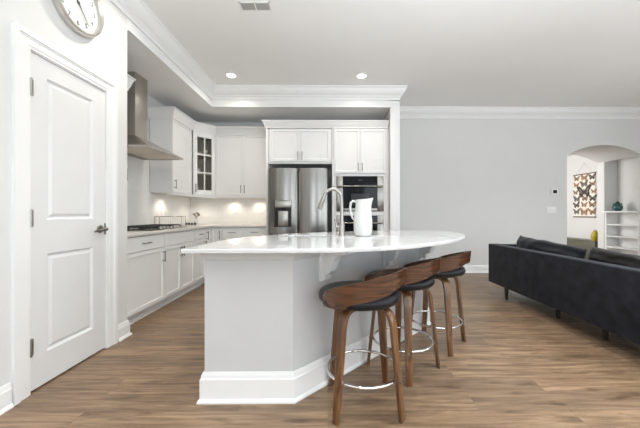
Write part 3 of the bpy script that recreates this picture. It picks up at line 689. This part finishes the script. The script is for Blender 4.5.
t.faces.new(r2); rim = [t.verts.new((x * 0.96, -0.02 + (y + 0.003) * 0.93, hz)) for x, y in b4]; up = [t.verts.new((x * 0.96, -0.02 + (y + 0.003) * 0.93, hz + 0.012)) for x, y in b4]
for k in range(4):
    t.faces.new((r0[k], r0[(k + 1) % 4], rim[(k + 1) % 4], rim[k])); t.faces.new((rim[k], rim[(k + 1) % 4], up[(k + 1) % 4], up[k]))
t.faces.new(up)
m = MB(); m._merge(t); m.build('canopy', HSTEEL, hd, 20)
for x in (-0.19, 0.19):
    m = MB().box(x - 0.17, -0.50, hz + 0.004, x + 0.17, -0.10, hz + 0.0118)
    for k in range(9): m.box(x - 0.16 + k * 0.036, -0.49, hz + 0.002, x - 0.146 + k * 0.036, -0.11, hz + 0.0045)
    m.build('filter', FILTER, hd)
for x in (-0.3, 0.3): MB().lathe([(0, 0.0115), (0.025, 0.0115), (0.025, 0.004), (0, 0.004)], 20, (x, -0.52, hz)).build('lamp', CHROME, hd)

# cooktop
CTZ = CT + 0.03
ck = thing('gas_cooktop', (-2.20, 3.70, CTZ), R(90), 'stainless gas cooktop with black cast-iron grates on the left worktop', 'cooktop')
MB().box(-0.44, -0.245, 0, 0.44, 0.245, 0.012, 0.004).build('tray', STEEL, ck)
for gxx in (-0.285, 0.0, 0.285):
    m = MB(); a, b = gxx - 0.135, gxx + 0.135
    for x in (a, a + 0.085, b - 0.097, b - 0.012): m.box(x, -0.16, 0.034, x + 0.012, 0.215, 0.046, 0.002)
    for y in (-0.16, -0.04, 0.09, 0.203): m.box(a, y, 0.034, b, y + 0.012, 0.046, 0.002)
    for x in (a, b - 0.012):
        for y in (-0.16, 0.203): m.box(x, y, 0.012, x + 0.012, y + 0.012, 0.036)
    m.build('grate', IRON, ck)
for x, y in ((-0.285, -0.07), (-0.285, 0.12), (0, 0.03), (0.285, -0.07), (0.285, 0.12)):
    MB().lathe([(0, 0.012), (0.045, 0.012), (0.045, 0.02), (0.035, 0.022), (0.033, 0.03), (0, 0.031)], 24, (x, y, 0)).build('burner', IRON, ck)
for k in range(5):
    MB().lathe([(0, 0.012), (0.019, 0.012), (0.017, 0.034), (0, 0.035)], 18, (-0.16 + 0.08 * k, -0.205, 0)).build('knob', NICKEL, ck)
# wire caddy beyond the cooktop
wr = thing('wire_basket', (-2.29, 4.32, CTZ), 0, 'low rectangular grey wire basket standing beyond the cooktop', 'basket')
m = MB(); L_, D_, H_ = 0.19, 0.06, 0.15
for z in (0.006, H_):
    m.tube([(-L_, -D_, z), (L_, -D_, z), (L_, D_, z), (-L_, D_, z)], 0.005, 8, closed=True)
for x in (-L_, L_):
    for y in (-D_, D_): m.tube([(x, y, 0.004), (x, y, H_)], 0.0045, 8)
m.build('frame', NICKEL, wr)
m = MB()
for k in range(1, 14):
    x = -L_ + 2 * L_ * k / 14
    m.tube([(x, -D_, H_), (x, -D_, 0.006), (x, D_, 0.006), (x, D_, H_)], 0.0013, 6)
m.build('wires', NICKEL, wr)
# little tray with bottles and a sprig
tr = MB().box(-0.10, -0.05, 0, 0.10, 0.05, 0.008, 0.003).build('tray', CERAM); tr.location = (-2.24, 4.86, CTZ); tag(tr, 'small white tray holding four little bottles in the kitchen corner', 'tray')
for k, s in enumerate(('leftmost', 'second from left', 'third from left', 'rightmost')):
    o = thing('spice_bottle', (-2.24 - 0.072 + 0.048 * k, 4.845, CTZ + 0.0082), 0, 'tiny clear bottle with dark contents on corner tray, ' + s, 'bottle', 'bottles on the corner tray')
    MB().lathe([(0, 0.0), (0.018, 0.0), (0.018, 0.03), (0, 0.03)], 16).build('contents', IRON, o)
    MB().lathe([(0.0185, 0.0), (0.0195, 0.0), (0.0195, 0.055), (0.010, 0.070), (0.010, 0.085), (0, 0.085)], 16).build('glass', GLASS, o)
vs = thing('bud_vase', (-2.20, 4.96, CTZ), 0, 'white bud vase with dried brown sprigs in the kitchen corner', 'vase')
MB().lathe([(0, 0), (0.025, 0), (0.035, 0.03), (0.028, 0.07), (0.012, 0.10), (0.015, 0.115), (0.010, 0.115), (0.008, 0.1), (0, 0.02)], 20).build('vessel', CERAM, vs)
m = MB()
for k in range(9):
    a = k * 2.4; e = Vector((0.05 * math.cos(a), 0.03 * math.sin(a), 0.17 + 0.03 * random.random())); m.tube([(0, 0, 0.10), e * 0.6 + Vector((0, 0, 0.06)), e], 0.0015, 6)
    for q in range(3):
        p = e + Vector((random.uniform(-0.015, 0.015), random.uniform(-0.01, 0.01), random.uniform(-0.02, 0.015)))
        m.lathe([(0, -0.012), (0.008, 0), (0, 0.012)], 6, p)
m.build('sprig', LEAF, vs)

# ------------------------------------------------------------------ island
IZ = 0.888
isl = thing('kitchen_island', (0, 0, 0), 0, 'white kitchen island base with angled seating side and tall baseboard', 'kitchen island')
bp = [(-0.725, 2.20), (-0.725, 1.745), (-0.206, 1.745), (0.985, 2.936), (0.80, 3.14), (0.10, 2.90), (-0.50, 2.62)]
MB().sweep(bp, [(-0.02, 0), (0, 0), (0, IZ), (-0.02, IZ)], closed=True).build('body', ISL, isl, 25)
bb = [(0, 0), (0.026, 0), (0.034, 0.001), (0.034, 0.012), (0.025, 0.022), (0.022, 0.024), (0.022, 0.135), (0.017, 0.142), (0.015, 0.158), (0.008, 0.172), (0, 0.172)]
bb = [(a - 0.001, z) for a, z in bb]
MB().sweep(bp[:5], bb).build('baseboard', TRIM, isl, 25)
cm = [(-0.001, IZ - 0.062), (0.006, IZ - 0.062), (0.010, IZ - 0.056), (0.012, IZ - 0.040), (0.018, IZ - 0.022), (0.026, IZ - 0.014), (0.028, IZ), (-0.001, IZ)]
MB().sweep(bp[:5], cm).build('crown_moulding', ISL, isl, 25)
u45 = Vector((0.7071, 0.7071, 0)); n45 = Vector((0.7071, -0.7071, 0)); P0 = Vector((-0.206, 1.745, 0))
cp = [(0.0, 0.0), (0.24, 0.0), (0.24, -0.028), (0.225, -0.034), (0.20, -0.036), (0.165, -0.044), (0.135, -0.062), (0.112, -0.092), (0.098, -0.125), (0.092, -0.145), (0.078, -0.160), (0.058, -0.168), (0.045, -0.172), (0.045, -0.205), (0.03, -0.215), (0.0, -0.215)]
for tt in (0.25, 0.965, 1.585):
    o = P0 + u45 * tt
    M = Matrix(((n45.x, u45.x, 0, o.x), (n45.y, u45.y, 0, o.y), (0, 0, 1, IZ), (0, 0, 0, 1)))
    # profile in local x (outward) / z, thickness along local y
    MB().prism(cp, -0.03, 0.03, 'y', bev=0.003, M=M).box(-0.0, -0.042, -0.219, 0.012, 0.042, -0.001, M=M).build('corbel', TRIM, isl, 30)
m = MB(); M = Matrix(((n45.x, u45.x, 0, 0.985), (n45.y, u45.y, 0, 2.936), (0, 0, 1, 0), (0, 0, 0, 1)))
m.box(-0.03, -0.055, 0.171, 0.010, 0.008, IZ - 0.062, 0.003, M=M).build('corner_trim', TRIM, isl, 25)

# countertop with sink cut-out (2D curve with hole, extruded)
def smooth_poly(pts, flags, n=10):
    # Catmull-Rom through the points flagged 1, straight elsewhere
    out = []
    N_ = len(pts)
    for i in range(N_):
        p0, p1, p2, p3 = [Vector((q[0], q[1], 0)) for q in (pts[i - 1], pts[i], pts[(i + 1) % N_], pts[(i + 2) % N_])]
        if flags[i]:
            for k in range(n):
                s = k / n
                out.append(0.5 * ((2 * p1) + (p2 - p0) * s + (2 * p0 - 5 * p1 + 4 * p2 - p3) * s * s + (3 * p1 - p0 - 3 * p2 + p3) * s ** 3))
        else: out.append(p1)
    return out
cpts = [(-0.78, 1.575), (-0.55, 1.575), (-0.10, 1.58), (0.20, 1.635), (0.44, 1.735), (0.64, 1.88), (0.86, 2.08), (1.05, 2.31), (1.19, 2.56), (1.29, 2.86), (1.30, 3.14), (1.15, 3.32), (0.85, 3.36), (0.50, 3.27), (0.12, 3.08), (-0.22, 2.90), (-0.46, 2.70), (-0.62, 2.46), (-0.735, 2.21), (-0.755, 1.9)]
cfl = [0, 0] + [1] * 16 + [0, 0]
outer = smooth_poly(cpts, cfl)
SX0, SX1, SY0, SY1 = -0.36, 0.03, 2.34, 2.62
def rrect(x0, y0, x1, y1, r, n=5):
    o = []
    for cx, cy, a0 in ((x1 - r, y1 - r, 0), (x0 + r, y1 - r, 90), (x0 + r, y0 + r, 180), (x1 - r, y0 + r, 270)):
        for k in range(n + 1): a = R(a0 + 90 * k / n); o.append(Vector((cx + r * math.cos(a), cy + r * math.sin(a), 0)))
    return o
cu = bpy.data.curves.new('ct', 'CURVE'); cu.dimensions = '2D'; cu.fill_mode = 'BOTH'; cu.extrude = 0.009; cu.bevel_depth = 0.003; cu.bevel_resolution = 2; cu.offset = -0.003
for pts in (outer, rrect(SX0, SY0, SX1, SY1, 0.05)):
    sp = cu.splines.new('POLY'); sp.points.add(len(pts) - 1); sp.use_cyclic_u = True
    for q, p in zip(sp.points, pts): q.co = (p.x, p.y, 0, 1)
co = bpy.data.objects.new('ct', cu); C.objects.link(co); dg = bpy.context.evaluated_depsgraph_get(); dg.update()
me = bpy.data.meshes.new_from_object(co.evaluated_get(dg)); bpy.data.objects.remove(co); me.materials.clear(); me.materials.append(QUARTZ)
me.name = 'island_countertop'; me.transform(Matrix.Translation((0, 0, IZ + 0.0125))); me.shade_smooth(); me.set_sharp_from_angle(angle=R(30))
it = bpy.data.objects.new('island_countertop', me); C.objects.link(it); tag(it, 'glossy white quartz island top with broad rounded seating end', 'countertop')
TZ = IZ + 0.0250
# sink
sk = thing('kitchen_sink', ((SX0 + SX1) / 2, (SY0 + SY1) / 2, IZ), 0, 'undermount steel sink sunk in the white island top', 'sink')
hx, hy = (SX1 - SX0) / 2 + 0.004, (SY1 - SY0) / 2 + 0.004
t = bmesh.new(); rows = []
for s, z in ((0.02, -0.001), (0.0, -0.001), (-0.004, -0.15), (-0.03, -0.18)):
    rows.append([t.verts.new((p.x, p.y, z)) for p in rrect(-hx - s, -hy - s, hx + s, hy + s, 0.05)])
for a, b in zip(rows, rows[1:]):
    for k in range(len(a)): t.faces.new((a[k], a[(k + 1) % len(a)], b[(k + 1) % len(a)], b[k]))
t.faces.new(rows[-1]); m = MB(); m._merge(t); m.build('basin', STEEL, sk, 40)
MB().lathe([(0, -0.179), (0.04, -0.179), (0.042, -0.177), (0.03, -0.175), (0, -0.177)], 24).build('drain', CHROME, sk)
# faucet
fa = thing('kitchen_faucet', (0.117, 2.50, TZ), 0, 'tall brushed-nickel gooseneck faucet beside the island sink', 'faucet')
m = MB().lathe([(0, 0), (0.030, 0), (0.030, 0.006), (0.026, 0.012), (0.025, 0.09), (0.019, 0.12), (0.0155, 0.13), (0, 0.13)], 24); m.build('base', NICKEL, fa)
pts = [(0, 0, 0.11), (0, 0, 0.20), (-0.003, 0, 0.29)]
for k in range(1, 13):
    a = PI * k / 12 * 0.90; pts.append((-0.078 + 0.076 * math.cos(a), 0.01 * k / 12, 0.305 + 0.092 * math.sin(a)))
MB().tube(pts, 0.0145, 16).build('spout', NICKEL, fa)
e = Vector(pts[-1]); dd = (e - Vector(pts[-2])).normalized()
MB().tube([e - dd * 0.005, e + dd * 0.02, e + dd * 0.105, e + dd * 0.115], [0.0155, 0.018, 0.021, 0.017], 16).build('spray_head', NICKEL, fa)
MB().tube([(-0.015, 0, 0.07), (-0.05, -0.006, 0.082)], [0.011, 0.010], 12).tube([(-0.045, -0.006, 0.078), (-0.058, -0.008, 0.14)], [0.007, 0.009], 12).build('lever', NICKEL, fa)
# pitcher
pt = thing('pitcher', (0.296, 2.505, TZ), R(-8), 'tall white ceramic pitcher on the island top', 'pitcher')
t = bmesh.new(); prof = [(0.058, 0.0), (0.068, 0.004), (0.077, 0.04), (0.080, 0.09), (0.078, 0.14), (0.071, 0.20), (0.064, 0.25), (0.062, 0.285), (0.066, 0.31), (0.062, 0.311), (0.057, 0.285), (0.059, 0.25), (0.066, 0.19), (0.072, 0.09), (0.05, 0.01)]
rows = []
for i, (r, z) in enumerate(prof):
    row = []
    for k in range(40):
        a = 2 * PI * k / 40; sp = max(0, math.cos(a)) ** 10 * max(0, (z - 0.22) / 0.09)
        hh = 0.010 * max(0, math.cos(a)) ** 4 * max(0, (z - 0.27) / 0.04) - 0.006 * (1 - math.cos(a)) / 2 * max(0, (z - 0.27) / 0.04)
        row.append(t.verts.new(((r + 0.022 * sp) * math.cos(a), (r - 0.004 * sp) * math.sin(a), z + hh)))
    rows.append(row)
for a, b in zip(rows, rows[1:]):
    for k in range(40): t.faces.new((a[k], a[(k + 1) % 40], b[(k + 1) % 40], b[k]))
t.faces.new(rows[0]); t.faces.new(rows[-1])
m = MB(); m._merge(t); m.build('jug_body', CERAM, pt, 50)
MB().tube([(-0.056, 0, 0.283), (-0.082, 0, 0.296), (-0.102, 0, 0.28), (-0.108, 0, 0.24), (-0.103, 0, 0.19), (-0.088, 0, 0.15), (-0.073, 0, 0.135)], [0.009, 0.010, 0.010, 0.010, 0.0095, 0.009, 0.009], 14).build('handle', CERAM, pt, 60)

# ------------------------------------------------------------------ bar stools
def make_stool():
    root = thing('bar_stool', (0, 0, 0), 0, 'walnut bar stool', 'bar stool', 'walnut bar stools at the island')
    MB().lathe([(0, 0.597), (0.20, 0.597), (0.222, 0.602), (0.233, 0.615), (0.236, 0.632), (0.230, 0.650), (0.214, 0.661), (0.18, 0.666), (0.10, 0.662), (0, 0.660)], 56).build('seat', LEATHER, root, 60)
    MB().lathe([(0, 0.590), (0.19, 0.590), (0.20, 0.5965), (0, 0.5965)], 40).build('seat_plate', BLACKP, root)
    MB().lathe([(0, 0.558), (0.085, 0.558), (0.085, 0.572), (0.07, 0.574), (0.07, 0.590), (0, 0.590)], 32).build('swivel', BLACKP, root)
    path = [(0.02, 0.571), (0.10, 0.571), (0.135, 0.569), (0.160, 0.561), (0.178, 0.546), (0.189, 0.524), (0.196, 0.49), (0.215, 0.31), (0.234, 0.14), (0.250, 0.0)]
    for q in range(4):
        a = R(45 + 90 * q); ca, sa = math.cos(a), math.sin(a); t = bmesh.new(); rows = []
        for i, (r, z) in enumerate(path):
            pr, pz = path[max(i - 1, 0)]; nr, nz_ = path[min(i + 1, len(path) - 1)]
            d = Vector((nr - pr, nz_ - pz)).normalized(); nn = Vector((-d.y, d.x))      # in-plane normal
            wd = 0.027 - 0.007 * max(0, (i - 5)) / 4; th_ = 0.0125 - 0.002 * i / 9
            if i == 9: nn = Vector((1, 0))
            row = []
            for sgn, tw in ((1, 1), (1, -1), (-1, -1), (-1, 1)):
                rr = r + nn.x * th_ * sgn; zz = z + nn.y * th_ * sgn
                row.append(t.verts.new((rr * ca - tw * wd * sa, rr * sa + tw * wd * ca, zz)))
            rows.append(row)
        for A_, B_ in zip(rows, rows[1:]):
            for k in range(4): t.faces.new((A_[k], A_[(k + 1) % 4], B_[(k + 1) % 4], B_[k]))
        t.faces.new(rows[0]); t.faces.new(rows[-1])
        bmesh.ops.recalc_face_normals(t, faces=t.faces[:])
        le = [e for e in t.edges if len(e.link_faces) == 2 and e.link_faces[0].normal.angle(e.link_faces[1].normal) > 1.0]
        bmesh.ops.bevel(t, geom=le, offset=0.004, segments=2, affect='EDGES', profile=0.5)
        m = MB(); m._merge(t); lg = m.build('leg', WALNUT, root, 50)
        rb = 0.2255; c_ = Vector((rb * ca, rb * sa, 0.200)); dv = Vector((ca, sa, 0))
        MB().tube([c_ + dv * 0.010, c_ + dv * 0.0185], 0.006, 10).build('bolt', DNICK, lg)
    m = MB(); m.tube([(0.210 * math.cos(2 * PI * k / 64), 0.210 * math.sin(2 * PI * k / 64), 0.200) for k in range(64)], 0.0085, 12, closed=True); m.build('foot_ring', CHROME, root, 80)
    # bentwood back: band from phi=38..322 measured from the front (+y)
    def lerp(tab, x):
        for (a, va), (b, vb) in zip(tab, tab[1:]):
            if x <= b:
                s = (x - a) / (b - a); return va + (vb - va) * s
        return tab[-1][1]
    top = [(0, 0.66), (70, 0.682), (88, 0.716), (105, 0.740), (120, 0.757), (140, 0.780), (160, 0.796), (180, 0.804)]
    bot = [(0, 0.608), (70, 0.607), (100, 0.607), (104, 0.614), (110, 0.640), (135, 0.663), (157, 0.690), (170, 0.712), (180, 0.722)]
    t = bmesh.new(); NU, NV = 96, 6; th_ = 0.011; F = []; Bk = []
    p0, p1 = 70.0, 290.0
    for i in range(NU + 1):
        ph = p0 + (p1 - p0) * i / NU; s = ph if ph <= 180 else 360 - ph
        zt, zb = lerp(top, s), lerp(bot, s)
        e = min(1, (s - p0) / 5.0); 
        if e < 1:      # rounded free ends
            k = 1 - math.sqrt(max(0, 1 - (1 - e) ** 2)); mid = (zt + zb) / 2; zt -= (zt - mid) * k * 0.35; zb += (mid - zb) * k * 0.12
        a = R(90 - ph); f1 = []; f2 = []
        for j in range(NV + 1):
            z = zb + (zt - zb) * j / NV; r = 0.2385 + 0.11 * max(0, z - 0.64) * (0.1 + 0.9 * (1 - math.cos(R(s))) / 2) + 0.012 * (1 - math.cos(R(s))) / 2
            f1.append(t.verts.new(((r + th_) * math.cos(a), (r + th_) * math.sin(a), z))); f2.append(t.verts.new((r * math.cos(a), r * math.sin(a), z)))
        F.append(f1); Bk.append(f2)
    for i in range(NU):
        for j in range(NV):
            t.faces.new((F[i][j], F[i + 1][j], F[i + 1][j + 1], F[i][j + 1])); t.faces.new((Bk[i][j], Bk[i][j + 1], Bk[i + 1][j + 1], Bk[i + 1][j]))
        t.faces.new((F[i][0], Bk[i][0], Bk[i + 1][0], F[i + 1][0])); t.faces.new((F[i][NV], F[i + 1][NV], Bk[i + 1][NV], Bk[i][NV]))
    for i in (0, NU):
        for j in range(NV): t.faces.new((F[i][j], F[i][j + 1], Bk[i][j + 1], Bk[i][j]))
    m = MB(); m._merge(t); bk = m.build('backrest', WALNUTB, root, 40)
    for ph in (76, 95, 265, 284):
        a = R(90 - ph); c_ = Vector((0.2545 * math.cos(a), 0.2545 * math.sin(a), 0.631)); dv = Vector((math.cos(a), math.sin(a), 0))
        MB().tube([c_ - dv * 0.002, c_ + dv * 0.006], 0.0085, 12).build('bolt', IRON, bk)
    return root
st = make_stool()
spots = [((0.180, 1.734, 0), 55, -52, 0.028, 'walnut bar stool with black seat nearest the camera, at the island corner'),
         ((0.522, 2.133, 0), 52, -12, 0.018, 'middle walnut bar stool of three along the angled island side'),
         ((0.918, 2.525, 0), 50, 0, 0.006, 'walnut bar stool farthest from the camera, at the rounded island end')]
for i, (loc, a, la, dx, lab) in enumerate(spots):
    o = st if i == 0 else copy_tree(st)
    o.location = loc; o.rotation_euler = (0, 0, R(a)); o['label'] = lab
    for ch in o.children:
        k = ch.name.split('.')[0]
        if k == 'leg': ch.rotation_euler = (0, 0, R(la))      # the swivel seat is turned on its legs
        if k in ('leg', 'foot_ring', 'swivel'): ch.location = (dx * math.cos(R(a)), -dx * math.sin(R(a)), 0)

# ------------------------------------------------------------------ sofa
SXb, SYf, SYn = 2.25, 4.14, 1.70
sf = thing('sofa', (SXb, (SYf + SYn) / 2, 0), 0, 'long charcoal velvet sofa seen from behind on dark tapered legs', 'sofa')
hl_ = (SYf - SYn) / 2
MB().box(0, -hl_, 0.152, 0.13, hl_, 0.682, 0.014, 3).build('backrest', VELVET, sf, 60)
for s in (-1, 1): MB().box(0.131, s * hl_ - (0.13 if s > 0 else 0), 0.152, 0.90, s * hl_ + (0 if s > 0 else 0.13), 0.676, 0.014, 3).build('arm', VELVET, sf, 60)
MB().box(0.131, -hl_ + 0.131, 0.155, 0.88, hl_ - 0.131, 0.28, 0.01).build('seat_base', VELVET, sf, 60)
for s in (0, 1):
    a = -hl_ + 0.135 + s * (hl_ - 0.133); MB().box(0.135, a, 0.281, 0.91, a + hl_ - 0.137, 0.41, 0.035, 4).build('seat_cushion', VELVET, sf, 60)
for x, y, r0, r1 in ((0.035, 3.77, 0.015, 0.027), (0.035, 2.05, 0.015, 0.027), (0.85, 3.77, 0.015, 0.027), (0.85, 2.05, 0.015, 0.027), (0.18, 3.10, 0.020, 0.024), (0.18, 2.57, 0.020, 0.024)):
    yy = y - (SYf + SYn) / 2
    MB().lathe([(0, 0.0), (r0, 0.0), (r1, 0.1545), (0, 0.1545)], 18, (x, yy, 0)).build('leg', ESPRESSO, sf)
def cushion(name, loc, w_, h_, t_, rot, m_, label, seed):
    t = bmesh.new(); n_ = 30
    def pt_(u, v, s):
        k = max(0.0, (1 - u ** 4)) ** 0.5 * max(0.0, (1 - v ** 4)) ** 0.5
        ww = 1 - 0.05 * (1 - v * v) * 0; q = Vector((u * 2 + seed, v * 2, s))
        dz = 0.035 * noise.noise(Vector((u * 1.6 + seed, v * 2.2, s * 3.1))) + 0.012 * noise.noise(Vector((u * 7 + seed, v * 4, s * 2)))
        pin = 1 - 0.06 * (1 - abs(v) ** 2) * abs(u) ** 6
        return Vector((s * t_ / 2 * k + dz * k, u * w_ / 2 * pin, v * h_ / 2 * (1 - 0.06 * (1 - u * u) * abs(v) ** 6 * 0) + 0.012 * noise.noise(Vector((u * 3 + seed, 5.0, 1)))))
    G = {}
    for s in (-1, 1):
        for i in range(n_ + 1):
            for j in range(n_ + 1):
                edge = i in (0, n_) or j in (0, n_)
                if edge and s == 1: G[(s, i, j)] = G[(-1, i, j)]; continue
                G[(s, i, j)] = t.verts.new(pt_(2 * i / n_ - 1, 2 * j / n_ - 1, s))
    for s in (-1, 1):
        for i in range(n_):
            for j in range(n_):
                try: t.faces.new((G[(s, i, j)], G[(s, i + 1, j)], G[(s, i + 1, j + 1)], G[(s, i, j + 1)]))
                except ValueError: pass
    mb = MB(); mb._merge(t); o = mb.build(name, m_, None, 80); o.location = loc; o.rotation_euler = rot; tag(o, label, 'cushion', 'loose back cushions on the sofa')
cushion('back_cushion', (2.53, 3.42, 0.615), 1.04, 0.335, 0.22, (R(3), R(9), 0), PILA, 'dark navy back cushion at the far end of the sofa', 1.3)
cushion('back_cushion', (2.53, 2.37, 0.60), 0.98, 0.30, 0.22, (R(4), R(9), 0), PILB, 'black back cushion in front of the bookcase, near end of sofa', 6.1)

# ------------------------------------------------------------------ arch: bookcase, vase, chart, bench
bk = thing('built_in_bookcase', (0, 0, 0), 0, 'white built-in bookcase with open shelves inside the arch', 'bookcase')
YB0, YB1 = LY + 0.052, LY + 0.760
MB().box(5.90, YB0, 0, 6.168, YB0 + 0.035, 1.12).box(5.90, YB1 - 0.035, 0, 6.168, YB1, 1.12).box(6.15, YB0 + 0.035, 0, 6.168, YB1 - 0.035, 1.12).build('case', TRIM, bk)
MB().box(5.83, YB0, 1.121, 6.168, YB1, 1.152, 0.004).build('top', TRIM, bk)
for z in (0.40, 0.63, 0.87): MB().box(5.905, YB0 + 0.036, z - 0.012, 6.149, YB1 - 0.036, z + 0.012).build('shelf', TRIM, bk)
MB().box(5.91, YB0 + 0.036, 0.0, 6.149, YB1 - 0.036, 0.10).build('plinth', TRIM, bk)
va = thing('vase', (5.97, 6.05, 1.153), 0, 'round teal glazed vase with lid on the bookcase top', 'vase')
MB().lathe([(0, 0), (0.045, 0), (0.06, 0.012), (0.082, 0.055), (0.084, 0.085), (0.068, 0.125), (0.045, 0.148), (0.04, 0.16), (0.05, 0.168), (0, 0.168)], 32).build('vessel', TEAL, va, 50)
MB().lathe([(0, 0.168), (0.035, 0.168), (0.028, 0.182), (0.01, 0.188), (0.014, 0.20), (0, 0.206)], 24).build('lid', IRON, va)
for s in (-1, 1): MB().tube([(s * 0.05, 0, 0.15), (s * 0.085, 0, 0.155), (s * 0.095, 0, 0.125), (s * 0.078, 0, 0.105)], 0.008, 8).build('handle', TEAL, va)
# hanging butterfly chart on hall wall (faces -X); local x runs along -Y (to the right as seen), local -y faces out
hcx = 6.3
pc = thing('butterfly_chart', (hcx - 0.012, 7.21, 1.022), R(-90), 'cream hanging chart printed with rows of butterflies, inside the arch', 'wall chart')
PW, PH = 0.60, 1.05
MB().box(-PW / 2, -0.002, 0.0, PW / 2, 0.0, PH).build('sheet', PAPER, pc)
for z in (0.0, PH): MB().box(-PW / 2 - 0.02, -0.012, z - 0.012, PW / 2 + 0.02, 0.010, z + 0.012, 0.004).build('rod', ROD, pc)
MB().tube([(-PW / 2 + 0.05, -0.004, PH + 0.01), (0.0, -0.002, PH + 0.27), (PW / 2 - 0.05, -0.004, PH + 0.01)], 0.0022, 6).build('cord', STRING, pc)
MB().tube([(0, 0.012, PH + 0.27), (0, -0.01, PH + 0.272)], 0.006, 8).build('nail', NICKEL, pc)
bf = MB()
def butterfly(cx, cz, s, mi, rot=0):
    wing = [(0.0, 0.02), (0.25, 0.34), (0.55, 0.50), (0.62, 0.36), (0.48, 0.08), (0.40, -0.02), (0.46, -0.16), (0.36, -0.36), (0.20, -0.40), (0.06, -0.18), (0.0, -0.1)]
    for sg in (-1, 1):
        bf.mi = mi; bf.prism([(sg * x, z) for x, z in wing], -0.0032, -0.0022, 'y', M=Matrix.Translation((cx, 0, cz)) @ Matrix.Rotation(rot, 4, 'Y') @ Matrix.Diagonal((s, 1, s, 1)))
        bf.mi = (mi + 2) % 4; bf.prism([(sg * (0.20 + 0.5 * (x - 0.2)), 0.02 + 0.45 * z) for x, z in wing[1:9]], -0.0040, -0.0031, 'y', M=Matrix.Translation((cx, 0, cz)) @ Matrix.Rotation(rot, 4, 'Y') @ Matrix.Diagonal((s, 1, s, 1)))
    bf.mi = 1; bf.prism([(-0.03, -0.28), (0.03, -0.28), (0.035, 0.2), (-0.035, 0.2)], -0.0044, -0.003, 'y', M=Matrix.Translation((cx, 0, cz)) @ Matrix.Rotation(rot, 4, 'Y') @ Matrix.Diagonal((s, 1, s, 1)))
rows_ = [(0.96, [(-0.22, .15, 0), (0.0, .19, 2), (0.22, .16, 1)]), (0.80, [(-0.23, .15, 2), (0.0, .20, 3), (0.23, .14, 0)]), (0.62, [(-0.25, .13, 0), (0.0, .34, 1), (0.26, .13, 2)]),
         (0.45, [(-0.21, .19, 3), (0.02, .17, 0), (0.23, .18, 1)]), (0.29, [(-0.22, .17, 1), (0.0, .16, 2), (0.22, .17, 0)]), (0.13, [(-0.22, .17, 3), (0.0, .22, 2), (0.23, .17, 0)])]
for z, bs in rows_:
    for x, s, mi in bs: butterfly(x, z + random.uniform(-0.01, 0.01), s, mi, random.uniform(-0.15, 0.15))
bf.build('butterfly_print', BUTTER, pc, None)
bn = thing('low_bench', (6.09, 7.35, 0), 0, 'low olive-grey storage bench below the butterfly chart', 'bench')
MB().box(-0.19, -0.85, 0.06, 0.19, 0.75, 0.465, 0.004).build('body', OLIVE, bn)
MB().box(-0.20, -0.86, 0.466, 0.20, 0.76, 0.488, 0.004).build('top', OLIVE, bn)
for y in (-0.75, 0.65):
    for x in (-0.15, 0.15): MB().box(x - 0.02, y - 0.02, 0, x + 0.02, y + 0.02, 0.06).build('foot', ESPRESSO, bn)
yv = MB().lathe([(0, 0), (0.045, 0), (0.055, 0.02), (0.075, 0.09), (0.07, 0.15), (0.045, 0.20), (0.028, 0.225), (0.032, 0.24), (0, 0.24)], 24).build('yellow_vase', YELLOW, None, 50)
yv.name = 'mustard_vase'; yv.location = (5.98, 6.58, 0.4885); tag(yv, 'mustard yellow vase at the near end of the olive bench', 'vase')
